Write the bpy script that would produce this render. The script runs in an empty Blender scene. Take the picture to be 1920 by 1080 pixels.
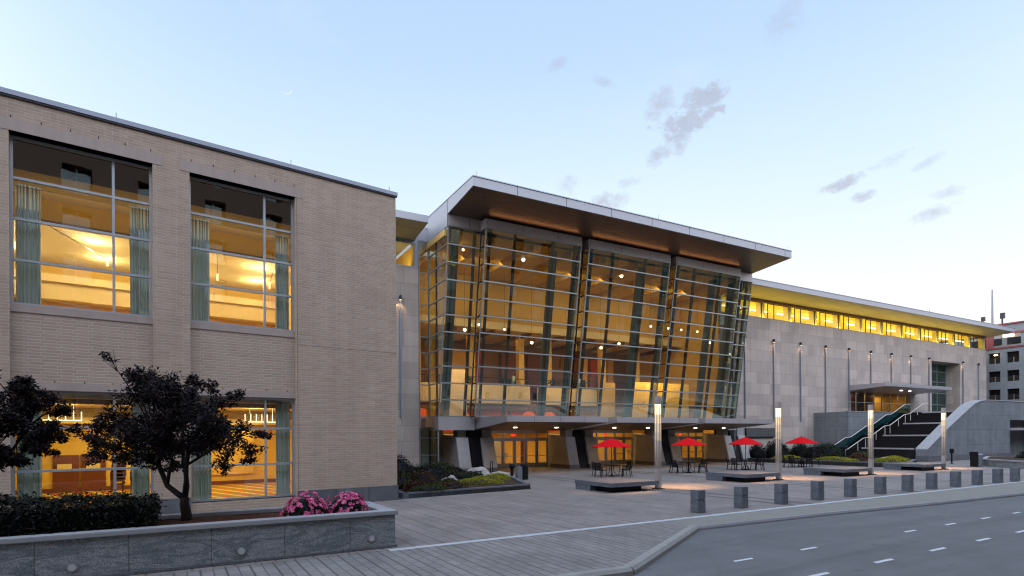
import bpy, bmesh, math, random
from mathutils import Vector, noise
random.seed(7)
SC = bpy.context.scene
COL = SC.collection
PI = math.pi
R = math.radians

# ------------------------------------------------------------------ frames of the place
class Frame:
    """A local ground frame: x along a facade or kerb, y away from the street."""
    def __init__(s, ox, oy, deg):
        s.ox, s.oy, s.a = ox, oy, R(deg)
        s.c, s.s = math.cos(s.a), math.sin(s.a)
    def w(s, u, b, z=0.0):
        return Vector((s.ox + s.c*u - s.s*b, s.oy + s.s*u + s.c*b, z))
W = Frame(-4.948, 24.773, 36.491)      # brick wing
M = Frame(5.0, 48.0, 29.105)           # glass hall and stone hall
S = Frame(5.9435, 18.930, 30.411)      # street

# ------------------------------------------------------------------ materials
MAT = {}
def new_mat(name):
    m = bpy.data.materials.new(name); m.use_nodes = True
    nt = m.node_tree; nt.nodes.clear()
    out = nt.nodes.new('ShaderNodeOutputMaterial')
    MAT[name] = m
    return m, nt, out
def N(nt, t, **kw):
    n = nt.nodes.new(t)
    for k, v in kw.items():
        setattr(n, k, v)
    return n
def L(nt, a, b): nt.links.new(a, b)
def rgba(c): return (c[0], c[1], c[2], 1)
def coords(nt, kind='Object'):
    return N(nt, 'ShaderNodeTexCoord').outputs[kind]
def fac_noise(nt, vec, scale, detail=4, rough=.6, stretch=None):
    if stretch:
        mp = N(nt, 'ShaderNodeMapping'); mp.inputs['Scale'].default_value = stretch
        L(nt, vec, mp.inputs['Vector']); vec = mp.outputs[0]
    n = N(nt, 'ShaderNodeTexNoise'); n.inputs['Scale'].default_value = scale
    n.inputs['Detail'].default_value = detail; n.inputs['Roughness'].default_value = rough
    L(nt, vec, n.inputs['Vector'])
    return n.outputs['Fac']
def ramp(nt, fac, stops):
    r = N(nt, 'ShaderNodeValToRGB'); e = r.color_ramp.elements
    while len(e) < len(stops): e.new(.5)
    for i, (p, c) in enumerate(stops):
        e[i].position = p; e[i].color = rgba(c) if len(c) == 3 else c
    L(nt, fac, r.inputs['Fac'])
    return r.outputs['Color']
def mul(nt, a, b):
    m = N(nt, 'ShaderNodeMix', data_type='RGBA', blend_type='MULTIPLY'); m.inputs[0].default_value = 1
    L(nt, a, m.inputs[6]); L(nt, b, m.inputs[7]); return m.outputs[2]
def mixc(nt, f, a, b):
    m = N(nt, 'ShaderNodeMix', data_type='RGBA')
    L(nt, f, m.inputs[0])
    for i, x in ((6, a), (7, b)):
        if isinstance(x, (tuple, list)): m.inputs[i].default_value = rgba(x)
        else: L(nt, x, m.inputs[i])
    return m.outputs[2]
def math_(nt, op, a, b=None, c=None):
    m = N(nt, 'ShaderNodeMath', operation=op)
    for i, x in enumerate((a, b, c)):
        if x is None: continue
        if isinstance(x, (int, float)): m.inputs[i].default_value = x
        else: L(nt, x, m.inputs[i])
    return m.outputs[0]
def principled(nt, out, col, rough=.6, metal=0., bump=None, bstr=.2, bdist=.02, spec=None):
    p = N(nt, 'ShaderNodeBsdfPrincipled')
    if isinstance(col, (tuple, list)): p.inputs['Base Color'].default_value = rgba(col)
    else: L(nt, col, p.inputs['Base Color'])
    if isinstance(rough, (int, float)): p.inputs['Roughness'].default_value = rough
    else: L(nt, rough, p.inputs['Roughness'])
    p.inputs['Metallic'].default_value = metal
    if spec is not None: p.inputs['Specular IOR Level'].default_value = spec
    if bump is not None:
        b = N(nt, 'ShaderNodeBump'); b.inputs['Strength'].default_value = bstr; b.inputs['Distance'].default_value = bdist
        L(nt, bump, b.inputs['Height']); L(nt, b.outputs[0], p.inputs['Normal'])
    L(nt, p.outputs[0], out.inputs[0])
    return p
def mat(name, col, rough=.6, metal=0., var=.15, scale=3., bump=.0, stretch=None, fine=0.):
    m, nt, out = new_mat(name)
    v = coords(nt)
    f = fac_noise(nt, v, scale, 5, .6, stretch)
    g = ramp(nt, f, [(.25, [1-var]*3), (.75, [1+var]*3)])
    c = N(nt, 'ShaderNodeRGB'); c.outputs[0].default_value = rgba(col)
    o = mul(nt, c.outputs[0], g)
    h = f
    if fine:
        f2 = fac_noise(nt, v, 60, 2)
        o = mul(nt, o, ramp(nt, f2, [(.3, [1-fine]*3), (.7, [1+fine]*3)]))
        h = f2
    r = math_(nt, 'MULTIPLY_ADD', f, .2, rough-.1)
    principled(nt, out, o, r, metal, h if bump else None, bump)
    return m
def wallvec(nt):
    """(x+y, z) of the object's own space, so coursing runs level round every corner"""
    s = N(nt, 'ShaderNodeSeparateXYZ'); L(nt, coords(nt), s.inputs[0])
    a = math_(nt, 'ADD', s.outputs[0], s.outputs[1])
    c = N(nt, 'ShaderNodeCombineXYZ'); L(nt, a, c.inputs[0]); L(nt, s.outputs[2], c.inputs[1])
    return c.outputs[0]
def coursed(name, c1, c2, mortar, bw, rh, ms, rough=.8, off=.5, bias=0., var=.12, vscale=.6, bump=.3, fine=.06, vec=None, squash=1.0, metal=0., bdist=.01, streak=0.):
    m, nt, out = new_mat(name)
    v = vec(nt) if vec else wallvec(nt)
    b = N(nt, 'ShaderNodeTexBrick', offset=off, squash=squash)
    b.inputs['Scale'].default_value = 1; b.inputs['Brick Width'].default_value = bw
    b.inputs['Row Height'].default_value = rh; b.inputs['Mortar Size'].default_value = ms
    b.inputs['Mortar Smooth'].default_value = .3; b.inputs['Bias'].default_value = bias
    b.inputs['Color1'].default_value = rgba(c1); b.inputs['Color2'].default_value = rgba(c2); b.inputs['Mortar'].default_value = rgba(mortar)
    L(nt, v, b.inputs['Vector'])
    o = b.outputs['Color']
    oc = coords(nt)
    o = mul(nt, o, ramp(nt, fac_noise(nt, oc, vscale, 5), [(.25, [1-var]*3), (.75, [1+var]*3)]))
    if fine: o = mul(nt, o, ramp(nt, fac_noise(nt, oc, 25, 3), [(.3, [1-fine]*3), (.7, [1+fine]*3)]))
    if streak: o = mul(nt, o, ramp(nt, fac_noise(nt, oc, 1.5, 4, .6, (1.6, 1.6, .12)), [(.35, [1-streak]*3), (.65, [1+streak*.4]*3)]))
    inv = math_(nt, 'SUBTRACT', 1.0, b.outputs['Fac'])
    principled(nt, out, o, rough, metal, inv, bump, bdist)
    return m
def emit(name, col, strength):
    m, nt, out = new_mat(name)
    e = N(nt, 'ShaderNodeEmission'); e.inputs[0].default_value = rgba(col); e.inputs[1].default_value = strength
    L(nt, e.outputs[0], out.inputs[0]); return m
def glass(name, tint, base, gain, rough=.0, refl=(1, 1, 1), wave=0.):
    m, nt, out = new_mat(name)
    t = N(nt, 'ShaderNodeBsdfTransparent'); t.inputs[0].default_value = rgba(tint)
    g = N(nt, 'ShaderNodeBsdfGlossy'); g.inputs['Roughness'].default_value = rough; g.inputs['Color'].default_value = rgba(refl)
    lw = N(nt, 'ShaderNodeLayerWeight'); lw.inputs['Blend'].default_value = .35
    f = math_(nt, 'POWER', lw.outputs['Facing'], 2.2)
    f = math_(nt, 'MULTIPLY_ADD', f, gain, base)
    if wave:
        b = N(nt, 'ShaderNodeBump'); b.inputs['Strength'].default_value = wave; b.inputs['Distance'].default_value = .02
        L(nt, fac_noise(nt, coords(nt), .9, 2), b.inputs['Height']); L(nt, b.outputs[0], g.inputs['Normal'])
    mx = N(nt, 'ShaderNodeMixShader'); L(nt, f, mx.inputs[0]); L(nt, t.outputs[0], mx.inputs[1]); L(nt, g.outputs[0], mx.inputs[2])
    L(nt, mx.outputs[0], out.inputs[0]); return m
def leafmat(name, c1, c2, trans=.15, rough=.55):
    m, nt, out = new_mat(name)
    gm = N(nt, 'ShaderNodeNewGeometry')
    c = ramp(nt, gm.outputs['Random Per Island'], [(0., c1), (1., c2)])
    p = N(nt, 'ShaderNodeBsdfPrincipled'); L(nt, c, p.inputs['Base Color']); p.inputs['Roughness'].default_value = rough; p.inputs['Specular IOR Level'].default_value = .18
    t = N(nt, 'ShaderNodeBsdfTranslucent'); L(nt, c, t.inputs[0])
    mx = N(nt, 'ShaderNodeMixShader'); mx.inputs[0].default_value = trans
    L(nt, p.outputs[0], mx.inputs[1]); L(nt, t.outputs[0], mx.inputs[2]); L(nt, mx.outputs[0], out.inputs[0]); return m

coursed('tan_brick', (.41, .318, .245), (.345, .264, .203), (.45, .37, .30), .40, .098, .011, bump=.5, var=.07, vscale=.5, fine=.09, streak=.06)
coursed('tan_brick_panel', (.395, .307, .24), (.335, .257, .20), (.44, .365, .30), .40, .098, .016, off=.25, bump=.5, var=.07, vscale=.5, fine=.09)
mat('limestone', (.355, .29, .258), .8, var=.10, scale=1.2, stretch=(3, 3, .4), fine=.05)
coursed('granite_base', (.115, .122, .135), (.085, .092, .105), (.05, .05, .055), 1.35, 3.0, .012, off=0, rough=.55, var=.25, vscale=2.5, fine=.25)
coursed('stone_panel', (.45, .39, .35), (.325, .285, .26), (.23, .20, .185), 2.05, 1.18, .014, off=.37, bias=-.1, var=.13, vscale=.35, fine=.05, squash=.8, streak=.08)
mat('coping_metal', (.30, .335, .40), .42, .6, var=.08, scale=.6)
mat('roof_metal', (.34, .355, .39), .5, .35, var=.05, scale=.4)
mat('frame_metal', (.42, .46, .50), .42, .55, var=.06)
mat('dark_frame', (.035, .037, .04), .4, .5, var=.1)
mat('bar_metal', (.27, .30, .30), .42, .6, var=.08)
coursed('band_metal', (.40, .375, .365), (.38, .355, .345), (.16, .15, .15), 3.1, 4.0, .03, off=0, rough=.45, var=.05, fine=0, metal=.25)
def ycoursevec(nt):
    mp = N(nt, 'ShaderNodeMapping'); L(nt, coords(nt), mp.inputs['Vector']); return mp.outputs[0]
coursed('soffit_brown', (.150, .098, .072), (.125, .083, .062), (.035, .025, .02), 400, .30, .025, off=0, rough=.42, var=.10, vscale=.25, bump=.6, fine=0, vec=ycoursevec, metal=.3)
coursed('soffit_cream', (.55, .46, .24), (.51, .43, .22), (.30, .22, .08), 3.0, 40, .03, off=0, rough=.5, var=.06, fine=0, vec=ycoursevec, metal=.1)
mat('canopy_metal', (.40, .385, .40), .42, .45, var=.07, scale=.8)
mat('canopy_soffit', (.16, .10, .065), .5, .2, var=.1)
mat('pier_stone', (.36, .345, .335), .7, var=.14, scale=1.6, fine=.10)
mat('black_panel', (.012, .012, .017), .35, .2, var=.1)
mat('concrete', (.24, .25, .26), .85, var=.16, scale=.7, fine=.05)
coursed('board_concrete', (.165, .182, .20), (.142, .158, .176), (.085, .092, .10), 3.4, 1.55, .02, off=.5, rough=.85, var=.20, vscale=.8, fine=.06, streak=.14)
mat('concrete_light', (.265, .272, .285), .75, var=.12, scale=1.1, fine=.04)
mat('dark_step', (.012, .011, .013), .8, var=.2, scale=2)
mat('step_nosing', (.33, .33, .34), .8, var=.15)
mat('stainless', (.50, .49, .48), .32, .85, var=.07, scale=1.2)
mat('pole_metal', (.50, .47, .45), .38, .6, var=.05, scale=1.)
mat('black_metal', (.010, .010, .012), .6, 0., var=.15)
mat('grey_bin', (.22, .24, .27), .45, .5, var=.1)
mat('bark', (.026, .020, .017), .85, var=.3, scale=9, stretch=(1, 1, .2), bump=.4)
mat('mulch', (.075, .032, .02), .95, var=.5, scale=14, bump=.9, fine=.3)
mat('soil', (.05, .035, .025), .95, var=.4, scale=8, bump=.6)
mat('boulder', (.36, .33, .31), .85, var=.25, scale=2.2, bump=.5, fine=.1)
mat('paint_white', (.52, .53, .54), .7, var=.35, scale=14, fine=.15)
mat('white_stone', (.40, .42, .43), .75, var=.14, scale=3, fine=.06)
mat('kerb_stone', (.25, .245, .225), .8, var=.2, scale=2.2, fine=.1)
coursed('far_concrete', (.22, .245, .265), (.19, .215, .235), (.14, .15, .16), 2.4, 2.9, .02, off=0, rough=.85, var=.18, vscale=.7, fine=.08)
mat('walk_slab', (.19, .185, .16), .8, var=.14, scale=1.6, fine=.08)
mat('pier_joint', (.12, .10, .09), .9, var=.2)
mat('red_trim', (.22, .045, .05), .6, var=.15)
mat('amber_wall', (.78, .52, .13), .7, var=.10, scale=1.1)
mat('cream_wall', (.78, .65, .42), .7, var=.06)
mat('cream_ceiling', (.80, .69, .46), .8, var=.04)
mat('yellow_column', (.80, .66, .25), .6, var=.05)
mat('yellow_wall', (.80, .68, .10), .6, var=.12, scale=.8)
mat('maroon', (.15, .035, .025), .6, var=.2)
mat('brown_wall', (.22, .11, .055), .6, var=.2, scale=.8)
mat('wood_slats', (.64, .42, .12), .5, var=.18, scale=3, stretch=(6, 6, .3))
mat('red_wall', (.45, .05, .025), .6, var=.1)
mat('hall_floor', (.34, .25, .16), .35, var=.15)
mat('column_grey', (.10, .115, .105), .5, .1, var=.12)
mat('chair_fabric', (.09, .03, .025), .8, var=.2)
mat('sign_face', (.085, .085, .09), .55, .2, var=.75, scale=9, stretch=(1, 1, 1.6))
mat('umbrella_red', (.52, .004, .009), .95, var=.06, scale=4)
mat('rock_white', (.55, .55, .55), .7, var=.1)
mat('hotel_wall', (.17, .115, .085), .85, var=.1, scale=.5)
emit('lamp_warm', (1, .74, .40), 9.)
emit('lamp_tube', (1, .80, .50), 3.2)
emit('lamp_white', (1, .90, .72), 12.)
emit('lamp_orange', (1, .13, .015), .85)
emit('lamp_pole', (1, .80, .50), 14.)
emit('lamp_red', (1, .05, .02), 1.2)
emit('lit_panel', (1, .62, .10), .85)
emit('lamp_tube_a', (1, .80, .50), 3.2); emit('tube_fade_b', (1, .76, .46), 1.5); emit('tube_fade_c', (1, .80, .56), 1.0); emit('tube_fade_d', (1, .82, .62), .72)  # weaker emission step by step paints the glow fading down the column tubes
emit('lamp_sconce', (1, .62, .30), 3.)
emit('moonlight', (.86, .94, 1.), .96)
glass('window_glass', (.90, .93, .90), .12, .60, refl=(.9, .95, 1.), wave=.10)
glass('hall_glass', (.89, .91, .87), .14, .53, refl=(.72, .93, .88), wave=.04)
glass('clear_glass', (.97, .98, .93), .012, .035)
glass('teal_glass', (.50, .72, .72), .10, .4, refl=(.7, .95, .95))
glass('dark_glass', (.10, .12, .14), .15, .6)
glass('hotel_glass', (.10, .25, .28), .30, .5)
def curtain_mat():
    m, nt, out = new_mat('curtain')
    c = ramp(nt, fac_noise(nt, coords(nt), 4, 3, .5, (8, 8, .2)), [(.3, (.52, .62, .68)), (.7, (.80, .86, .90))])
    d = N(nt, 'ShaderNodeBsdfDiffuse'); L(nt, c, d.inputs[0])
    t = N(nt, 'ShaderNodeBsdfTranslucent'); t.inputs[0].default_value = (.22, .36, .42, 1)
    mx = N(nt, 'ShaderNodeMixShader'); mx.inputs[0].default_value = .10
    L(nt, d.outputs[0], mx.inputs[1]); L(nt, t.outputs[0], mx.inputs[2]); L(nt, mx.outputs[0], out.inputs[0])
curtain_mat()
def granite_swirl():
    m, nt, out = new_mat('planter_granite')
    v = coords(nt)
    w = N(nt, 'ShaderNodeTexNoise'); w.inputs['Scale'].default_value = 1.5; w.inputs['Detail'].default_value = 8; w.inputs['Roughness'].default_value = .66; w.inputs['Distortion'].default_value = 2.2
    mp = N(nt, 'ShaderNodeMapping'); mp.inputs['Scale'].default_value = (.7, .7, 2.4); L(nt, v, mp.inputs[0]); L(nt, mp.outputs[0], w.inputs['Vector'])
    c = ramp(nt, w.outputs['Fac'], [(.30, (.10, .115, .13)), (.46, (.155, .175, .19)), (.54, (.27, .285, .295)), (.60, (.17, .19, .20)), (.74, (.12, .137, .15))])
    c = mul(nt, c, ramp(nt, fac_noise(nt, v, 45, 3), [(.3, [.45]*3), (.7, [1.5]*3)]))
    b = N(nt, 'ShaderNodeTexBrick', offset=0.); b.inputs['Scale'].default_value = 1; b.inputs['Brick Width'].default_value = 1.45
    b.inputs['Row Height'].default_value = 9; b.inputs['Mortar Size'].default_value = .012
    b.inputs['Color1'].default_value = b.inputs['Color2'].default_value = (1, 1, 1, 1); b.inputs['Mortar'].default_value = (.55, .55, .55, 1)
    L(nt, wallvec(nt), b.inputs['Vector'])
    c = mul(nt, c, b.outputs['Color'])
    principled(nt, out, c, .55)
granite_swirl()
def granite_speck():
    m, nt, out = new_mat('speckled_granite')
    v = coords(nt)
    c = ramp(nt, fac_noise(nt, v, 28, 6, .85), [(.36, (.015, .022, .032)), (.5, (.085, .10, .125)), (.63, (.25, .27, .30))])
    c = mul(nt, c, ramp(nt, fac_noise(nt, v, 2.5, 3), [(.3, [.8]*3), (.7, [1.15]*3)]))
    principled(nt, out, c, .36, bump=fac_noise(nt, v, 30, 3), bstr=.2)
granite_speck()
def paver_mat(name, c1, c2, joint, length, row, band=None):
    m, nt, out = new_mat(name)
    s = N(nt, 'ShaderNodeSeparateXYZ'); L(nt, coords(nt), s.inputs[0])
    c = N(nt, 'ShaderNodeCombineXYZ'); L(nt, s.outputs[1], c.inputs[0]); L(nt, s.outputs[0], c.inputs[1])
    b = N(nt, 'ShaderNodeTexBrick', offset=.43); b.inputs['Scale'].default_value = 1
    b.inputs['Brick Width'].default_value = length; b.inputs['Row Height'].default_value = row; b.inputs['Mortar Size'].default_value = .016
    b.inputs['Mortar Smooth'].default_value = .4
    b.inputs['Color1'].default_value = rgba(c1); b.inputs['Color2'].default_value = rgba(c2); b.inputs['Mortar'].default_value = rgba(joint)
    L(nt, c.outputs[0], b.inputs['Vector'])
    o = b.outputs['Color']
    o = mul(nt, o, ramp(nt, fac_noise(nt, coords(nt), 1.6, 2, .5, (.9, .35, 1)), [(.3, [.84]*3), (.7, [1.14]*3)]))
    o = mul(nt, o, ramp(nt, fac_noise(nt, coords(nt), 7, 2, .5), [(.66, [1, 1, 1]), (.74, [.72, .70, .70])]))
    b2 = N(nt, 'ShaderNodeTexBrick', offset=0.); b2.inputs['Scale'].default_value = 1
    b2.inputs['Brick Width'].default_value = 60; b2.inputs['Row Height'].default_value = row*2; b2.inputs['Mortar Size'].default_value = .03
    b2.inputs['Color1'].default_value = b2.inputs['Color2'].default_value = (1, 1, 1, 1); b2.inputs['Mortar'].default_value = (.74, .72, .72, 1)
    L(nt, c.outputs[0], b2.inputs['Vector']); o = mul(nt, o, b2.outputs['Color'])
    oc = coords(nt)
    o = mul(nt, o, ramp(nt, fac_noise(nt, oc, .35, 5), [(.25, [.80]*3), (.75, [1.18]*3)]))
    o = mul(nt, o, ramp(nt, fac_noise(nt, oc, 22, 3), [(.3, [.90]*3), (.7, [1.1]*3)]))
    if band:
        for (y0, y1) in band:
            f = math_(nt, 'MULTIPLY', math_(nt, 'GREATER_THAN', s.outputs[0], y0), math_(nt, 'LESS_THAN', s.outputs[0], y1))
            o = mixc(nt, f, o, mul(nt, o, ramp(nt, f, [(0., [1, 1, 1]), (1., [.50, .48, .50])])))
    inv = math_(nt, 'SUBTRACT', 1.0, b.outputs['Fac'])
    principled(nt, out, o, .62, 0, inv, .4, .008)
paver_mat('plaza_paver', (.212, .190, .176), (.182, .164, .153), (.105, .096, .09), .66, .40, band=((5.5, 5.9), (6.5, 6.9), (14.0, 14.4), (15.0, 15.4), (22.6, 23.), (23.6, 24.), (31.2, 31.6), (32.2, 32.6)))
paver_mat('walk_paver', (.208, .197, .184), (.172, .164, .154), (.095, .09, .085), .52, .23)
def asphalt():
    m, nt, out = new_mat('asphalt')
    v = coords(nt)
    c = ramp(nt, fac_noise(nt, v, .45, 6, .65), [(.3, (.088, .090, .093)), (.7, (.126, .128, .131))])
    c = mul(nt, c, ramp(nt, fac_noise(nt, v, 55, 3, .7), [(.3, [.70]*3), (.7, [1.28]*3)]))
    c = mul(nt, c, ramp(nt, fac_noise(nt, v, .8, 4, .6, (.12, 1.6, 1)), [(.35, [.80]*3), (.6, [1.06]*3)]))
    vo = N(nt, 'ShaderNodeTexVoronoi', feature='DISTANCE_TO_EDGE'); vo.inputs['Scale'].default_value = .16
    mp = N(nt, 'ShaderNodeVectorMath', operation='ADD'); wn = N(nt, 'ShaderNodeTexNoise'); wn.inputs['Scale'].default_value = 1.1; wn.inputs['Detail'].default_value = 5
    L(nt, v, wn.inputs['Vector']); L(nt, v, mp.inputs[0]); L(nt, wn.outputs['Color'], mp.inputs[1]); L(nt, mp.outputs[0], vo.inputs['Vector'])
    c = mul(nt, c, ramp(nt, vo.outputs['Distance'], [(.0, [.88]*3), (.006, [1, 1, 1])]))
    c = mul(nt, c, ramp(nt, fac_noise(nt, v, 2.2, 2, .5), [(.68, [1, 1, 1]), (.76, [.70]*3)]))
    principled(nt, out, c, .72, bump=fac_noise(nt, v, 70, 2), bstr=.4, bdist=.01)
asphalt()
def carpet():
    m, nt, out = new_mat('striped_carpet')
    s = N(nt, 'ShaderNodeSeparateXYZ'); L(nt, coords(nt), s.inputs[0])
    a = math_(nt, 'MULTIPLY_ADD', s.outputs[1], .25, s.outputs[0])
    f = math_(nt, 'FRACT', math_(nt, 'MULTIPLY', a, 1.25))
    c = ramp(nt, f, [(0., (.30, .20, .05)), (.20, (.30, .20, .05)), (.26, (.78, .52, .06)), (.38, (.78, .52, .06)), (.44, (.34, .24, .07)), (.58, (.34, .24, .07)), (.64, (.50, .05, .02)), (.76, (.50, .05, .02)), (.82, (.30, .20, .05))])
    principled(nt, out, c, .9)
carpet()
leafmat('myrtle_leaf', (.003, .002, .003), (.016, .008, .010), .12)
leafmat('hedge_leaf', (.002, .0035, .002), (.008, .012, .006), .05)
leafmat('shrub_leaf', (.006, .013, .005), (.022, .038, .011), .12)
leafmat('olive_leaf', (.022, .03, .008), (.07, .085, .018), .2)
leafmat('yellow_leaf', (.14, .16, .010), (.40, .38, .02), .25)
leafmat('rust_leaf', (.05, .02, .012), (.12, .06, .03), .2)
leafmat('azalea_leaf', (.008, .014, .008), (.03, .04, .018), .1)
leafmat('azalea_bloom', (.48, .03, .16), (.85, .25, .42), .2)

for _n in ('umbrella_red', 'black_metal', 'dark_step', 'black_panel', 'bark', 'mulch', 'soil'):
    for _p in MAT[_n].node_tree.nodes:
        if _p.type == 'BSDF_PRINCIPLED': _p.inputs['Specular IOR Level'].default_value = .12
# ------------------------------------------------------------------ mesh helpers
class MB:
    def __init__(s): s.v, s.f, s.m, s.sm = [], [], [], False
    def hexa(s, p):     # 8 points: bottom 4 ccw, top 4 ccw
        i = len(s.v); s.v += [tuple(q) for q in p]
        s.f += [(i+3, i+2, i+1, i), (i+4, i+5, i+6, i+7), (i, i+1, i+5, i+4), (i+1, i+2, i+6, i+5), (i+2, i+3, i+7, i+6), (i+3, i, i+4, i+7)]
        return s
    def box(s, x0, x1, y0, y1, z0, z1):
        return s.hexa([(x0, y0, z0), (x1, y0, z0), (x1, y1, z0), (x0, y1, z0), (x0, y0, z1), (x1, y0, z1), (x1, y1, z1), (x0, y1, z1)])
    def quad(s, *p):
        i = len(s.v); s.v += [tuple(q) for q in p]; s.f.append(tuple(range(i, i+len(p)))); return s
    def prism(s, poly, fn, a, b):
        """poly of 2-D points, fn(p, t) -> 3-D; extruded from t=a to t=b"""
        i = len(s.v); n = len(poly)
        s.v += [tuple(fn(p, a)) for p in poly] + [tuple(fn(p, b)) for p in poly]
        s.f.append(tuple(range(i+n-1, i-1, -1))); s.f.append(tuple(range(i+n, i+2*n)))
        for k in range(n):
            j = (k+1) % n; s.f.append((i+k, i+j, i+n+j, i+n+k))
        return s
    def slab(s, poly, z0, z1): return s.prism(poly, lambda p, t: (p[0], p[1], t), z0, z1)
    def tube(s, pts, r, n=8, cap=True):
        pts = [Vector(p) for p in pts]
        rs = r if isinstance(r, (list, tuple)) else [r]*len(pts)
        i0 = len(s.v); ref = None
        for k, p in enumerate(pts):
            d = (pts[min(k+1, len(pts)-1)] - pts[max(k-1, 0)]).normalized()
            if ref is None: ref = Vector((0, 0, 1)) if abs(d.z) < .9 else Vector((1, 0, 0))
            a = d.cross(ref).normalized(); b = d.cross(a).normalized()
            for j in range(n):
                t = 2*PI*j/n; q = p + (a*math.cos(t) + b*math.sin(t))*rs[k]; s.v.append(tuple(q))
        for k in range(len(pts)-1):
            for j in range(n):
                j2 = (j+1) % n; A = i0+k*n
                s.f.append((A+j, A+n+j, A+n+j2, A+j2))
        if cap:
            s.f.append(tuple(i0+j for j in range(n))); s.f.append(tuple(i0+(len(pts)-1)*n+j for j in range(n-1, -1, -1)))
        return s
    def lathe(s, prof, n=16, c=(0, 0)):
        i0 = len(s.v)
        for (r, z) in prof:
            for j in range(n):
                t = 2*PI*(j+.5)/n; s.v.append((c[0]+r*math.cos(t), c[1]+r*math.sin(t), z))
        for k in range(len(prof)-1):
            for j in range(n):
                j2 = (j+1) % n; A = i0+k*n; s.f.append((A+j, A+j2, A+n+j2, A+n+j))
        s.f.append(tuple(i0+j for j in range(n-1, -1, -1))); s.f.append(tuple(i0+(len(prof)-1)*n+j for j in range(n)))
        return s
    def wall(s, x0, x1, z0, z1, y0, y1, holes):
        """a wall slab y0..y1 with rectangular holes (hx0,hx1,hz0,hz1)"""
        xs = sorted({x0, x1, *[h[0] for h in holes], *[h[1] for h in holes]}); zs = sorted({z0, z1, *[h[2] for h in holes], *[h[3] for h in holes]})
        def solid(i, k):
            if i < 0 or k < 0 or i >= len(xs)-1 or k >= len(zs)-1: return False
            cx, cz = (xs[i]+xs[i+1])/2, (zs[k]+zs[k+1])/2
            return not any(h[0] < cx < h[1] and h[2] < cz < h[3] for h in holes)
        for i in range(len(xs)-1):
            for k in range(len(zs)-1):
                if not solid(i, k): continue
                a, b, c, d = xs[i], xs[i+1], zs[k], zs[k+1]
                s.quad((a, y0, c), (b, y0, c), (b, y0, d), (a, y0, d)); s.quad((b, y1, c), (a, y1, c), (a, y1, d), (b, y1, d))
                if not solid(i-1, k): s.quad((a, y1, c), (a, y0, c), (a, y0, d), (a, y1, d))
                if not solid(i+1, k): s.quad((b, y0, c), (b, y1, c), (b, y1, d), (b, y0, d))
                if not solid(i, k-1): s.quad((a, y1, c), (b, y1, c), (b, y0, c), (a, y0, c))
                if not solid(i, k+1): s.quad((a, y0, d), (b, y0, d), (b, y1, d), (a, y1, d))
        return s
    def build(s, name, material, parent=None, smooth=False, bevel=0., off=(0, 0, 0), label=None):
        me = bpy.data.meshes.new(name)
        vs = [(a-off[0], b-off[1], c-off[2]) for a, b, c in s.v] if any(off) else s.v
        me.from_pydata(vs, [], s.f); me.materials.append(MAT[material])
        if bevel or smooth:
            bm = bmesh.new(); bm.from_mesh(me)
            if bevel:
                bmesh.ops.remove_doubles(bm, verts=bm.verts, dist=1e-5)
                bmesh.ops.bevel(bm, geom=[e for e in bm.edges if len(e.link_faces) == 2 and e.calc_face_angle(0) > .4], offset=bevel, segments=2, affect='EDGES', clamp_overlap=True)
            if smooth:
                for f in bm.faces: f.smooth = True
            bm.to_mesh(me); bm.free()
        me.update()
        o = bpy.data.objects.new(name, me); COL.objects.link(o)
        if parent: o.parent = parent
        if label: o['label'] = label
        return o
def tag(o, label=None, cat=None, group=None, kind=None):
    if label: o['label'] = label
    if cat: o['category'] = cat
    if group: o['group'] = group
    if kind: o['kind'] = kind
    return o
def thing(name, label, cat, loc, rz=0., group=None):
    o = bpy.data.objects.new(name, None); COL.objects.link(o); o.empty_display_size = .2
    o.location = loc; o.rotation_euler = (0, 0, rz)
    return tag(o, label, cat, group)
def place(o, fr, u=0., b=0., z=0., rz=0.):
    o.location = fr.w(u, b, z); o.rotation_euler = (0, 0, fr.a + rz); return o
def copy_tree(o, parent=None):
    c = o.copy(); COL.objects.link(c); c.parent = parent
    for ch in list(o.children): copy_tree(ch, c)
    return c
def lamp(name, typ, parent, loc, power, col=(1, .72, .40), size=.1, rot=(0, 0, 0), size_y=None, spot=None, blend=.6):
    d = bpy.data.lights.new(name, typ); d.energy = power; d.color = col
    if typ == 'AREA':
        d.size = size
        if size_y: d.shape = 'RECTANGLE'; d.size_y = size_y
    else: d.shadow_soft_size = size
    if typ == 'SPOT': d.spot_size = R(spot); d.spot_blend = blend
    o = bpy.data.objects.new(name, d); COL.objects.link(o); o.location = loc; o.rotation_euler = rot
    if parent: o.parent = parent
    return o
ORD = ['first', 'second', 'third', 'fourth', 'fifth', 'sixth', 'seventh', 'eighth', 'ninth', 'tenth', 'eleventh', 'twelfth', 'thirteenth', 'fourteenth']

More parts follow.
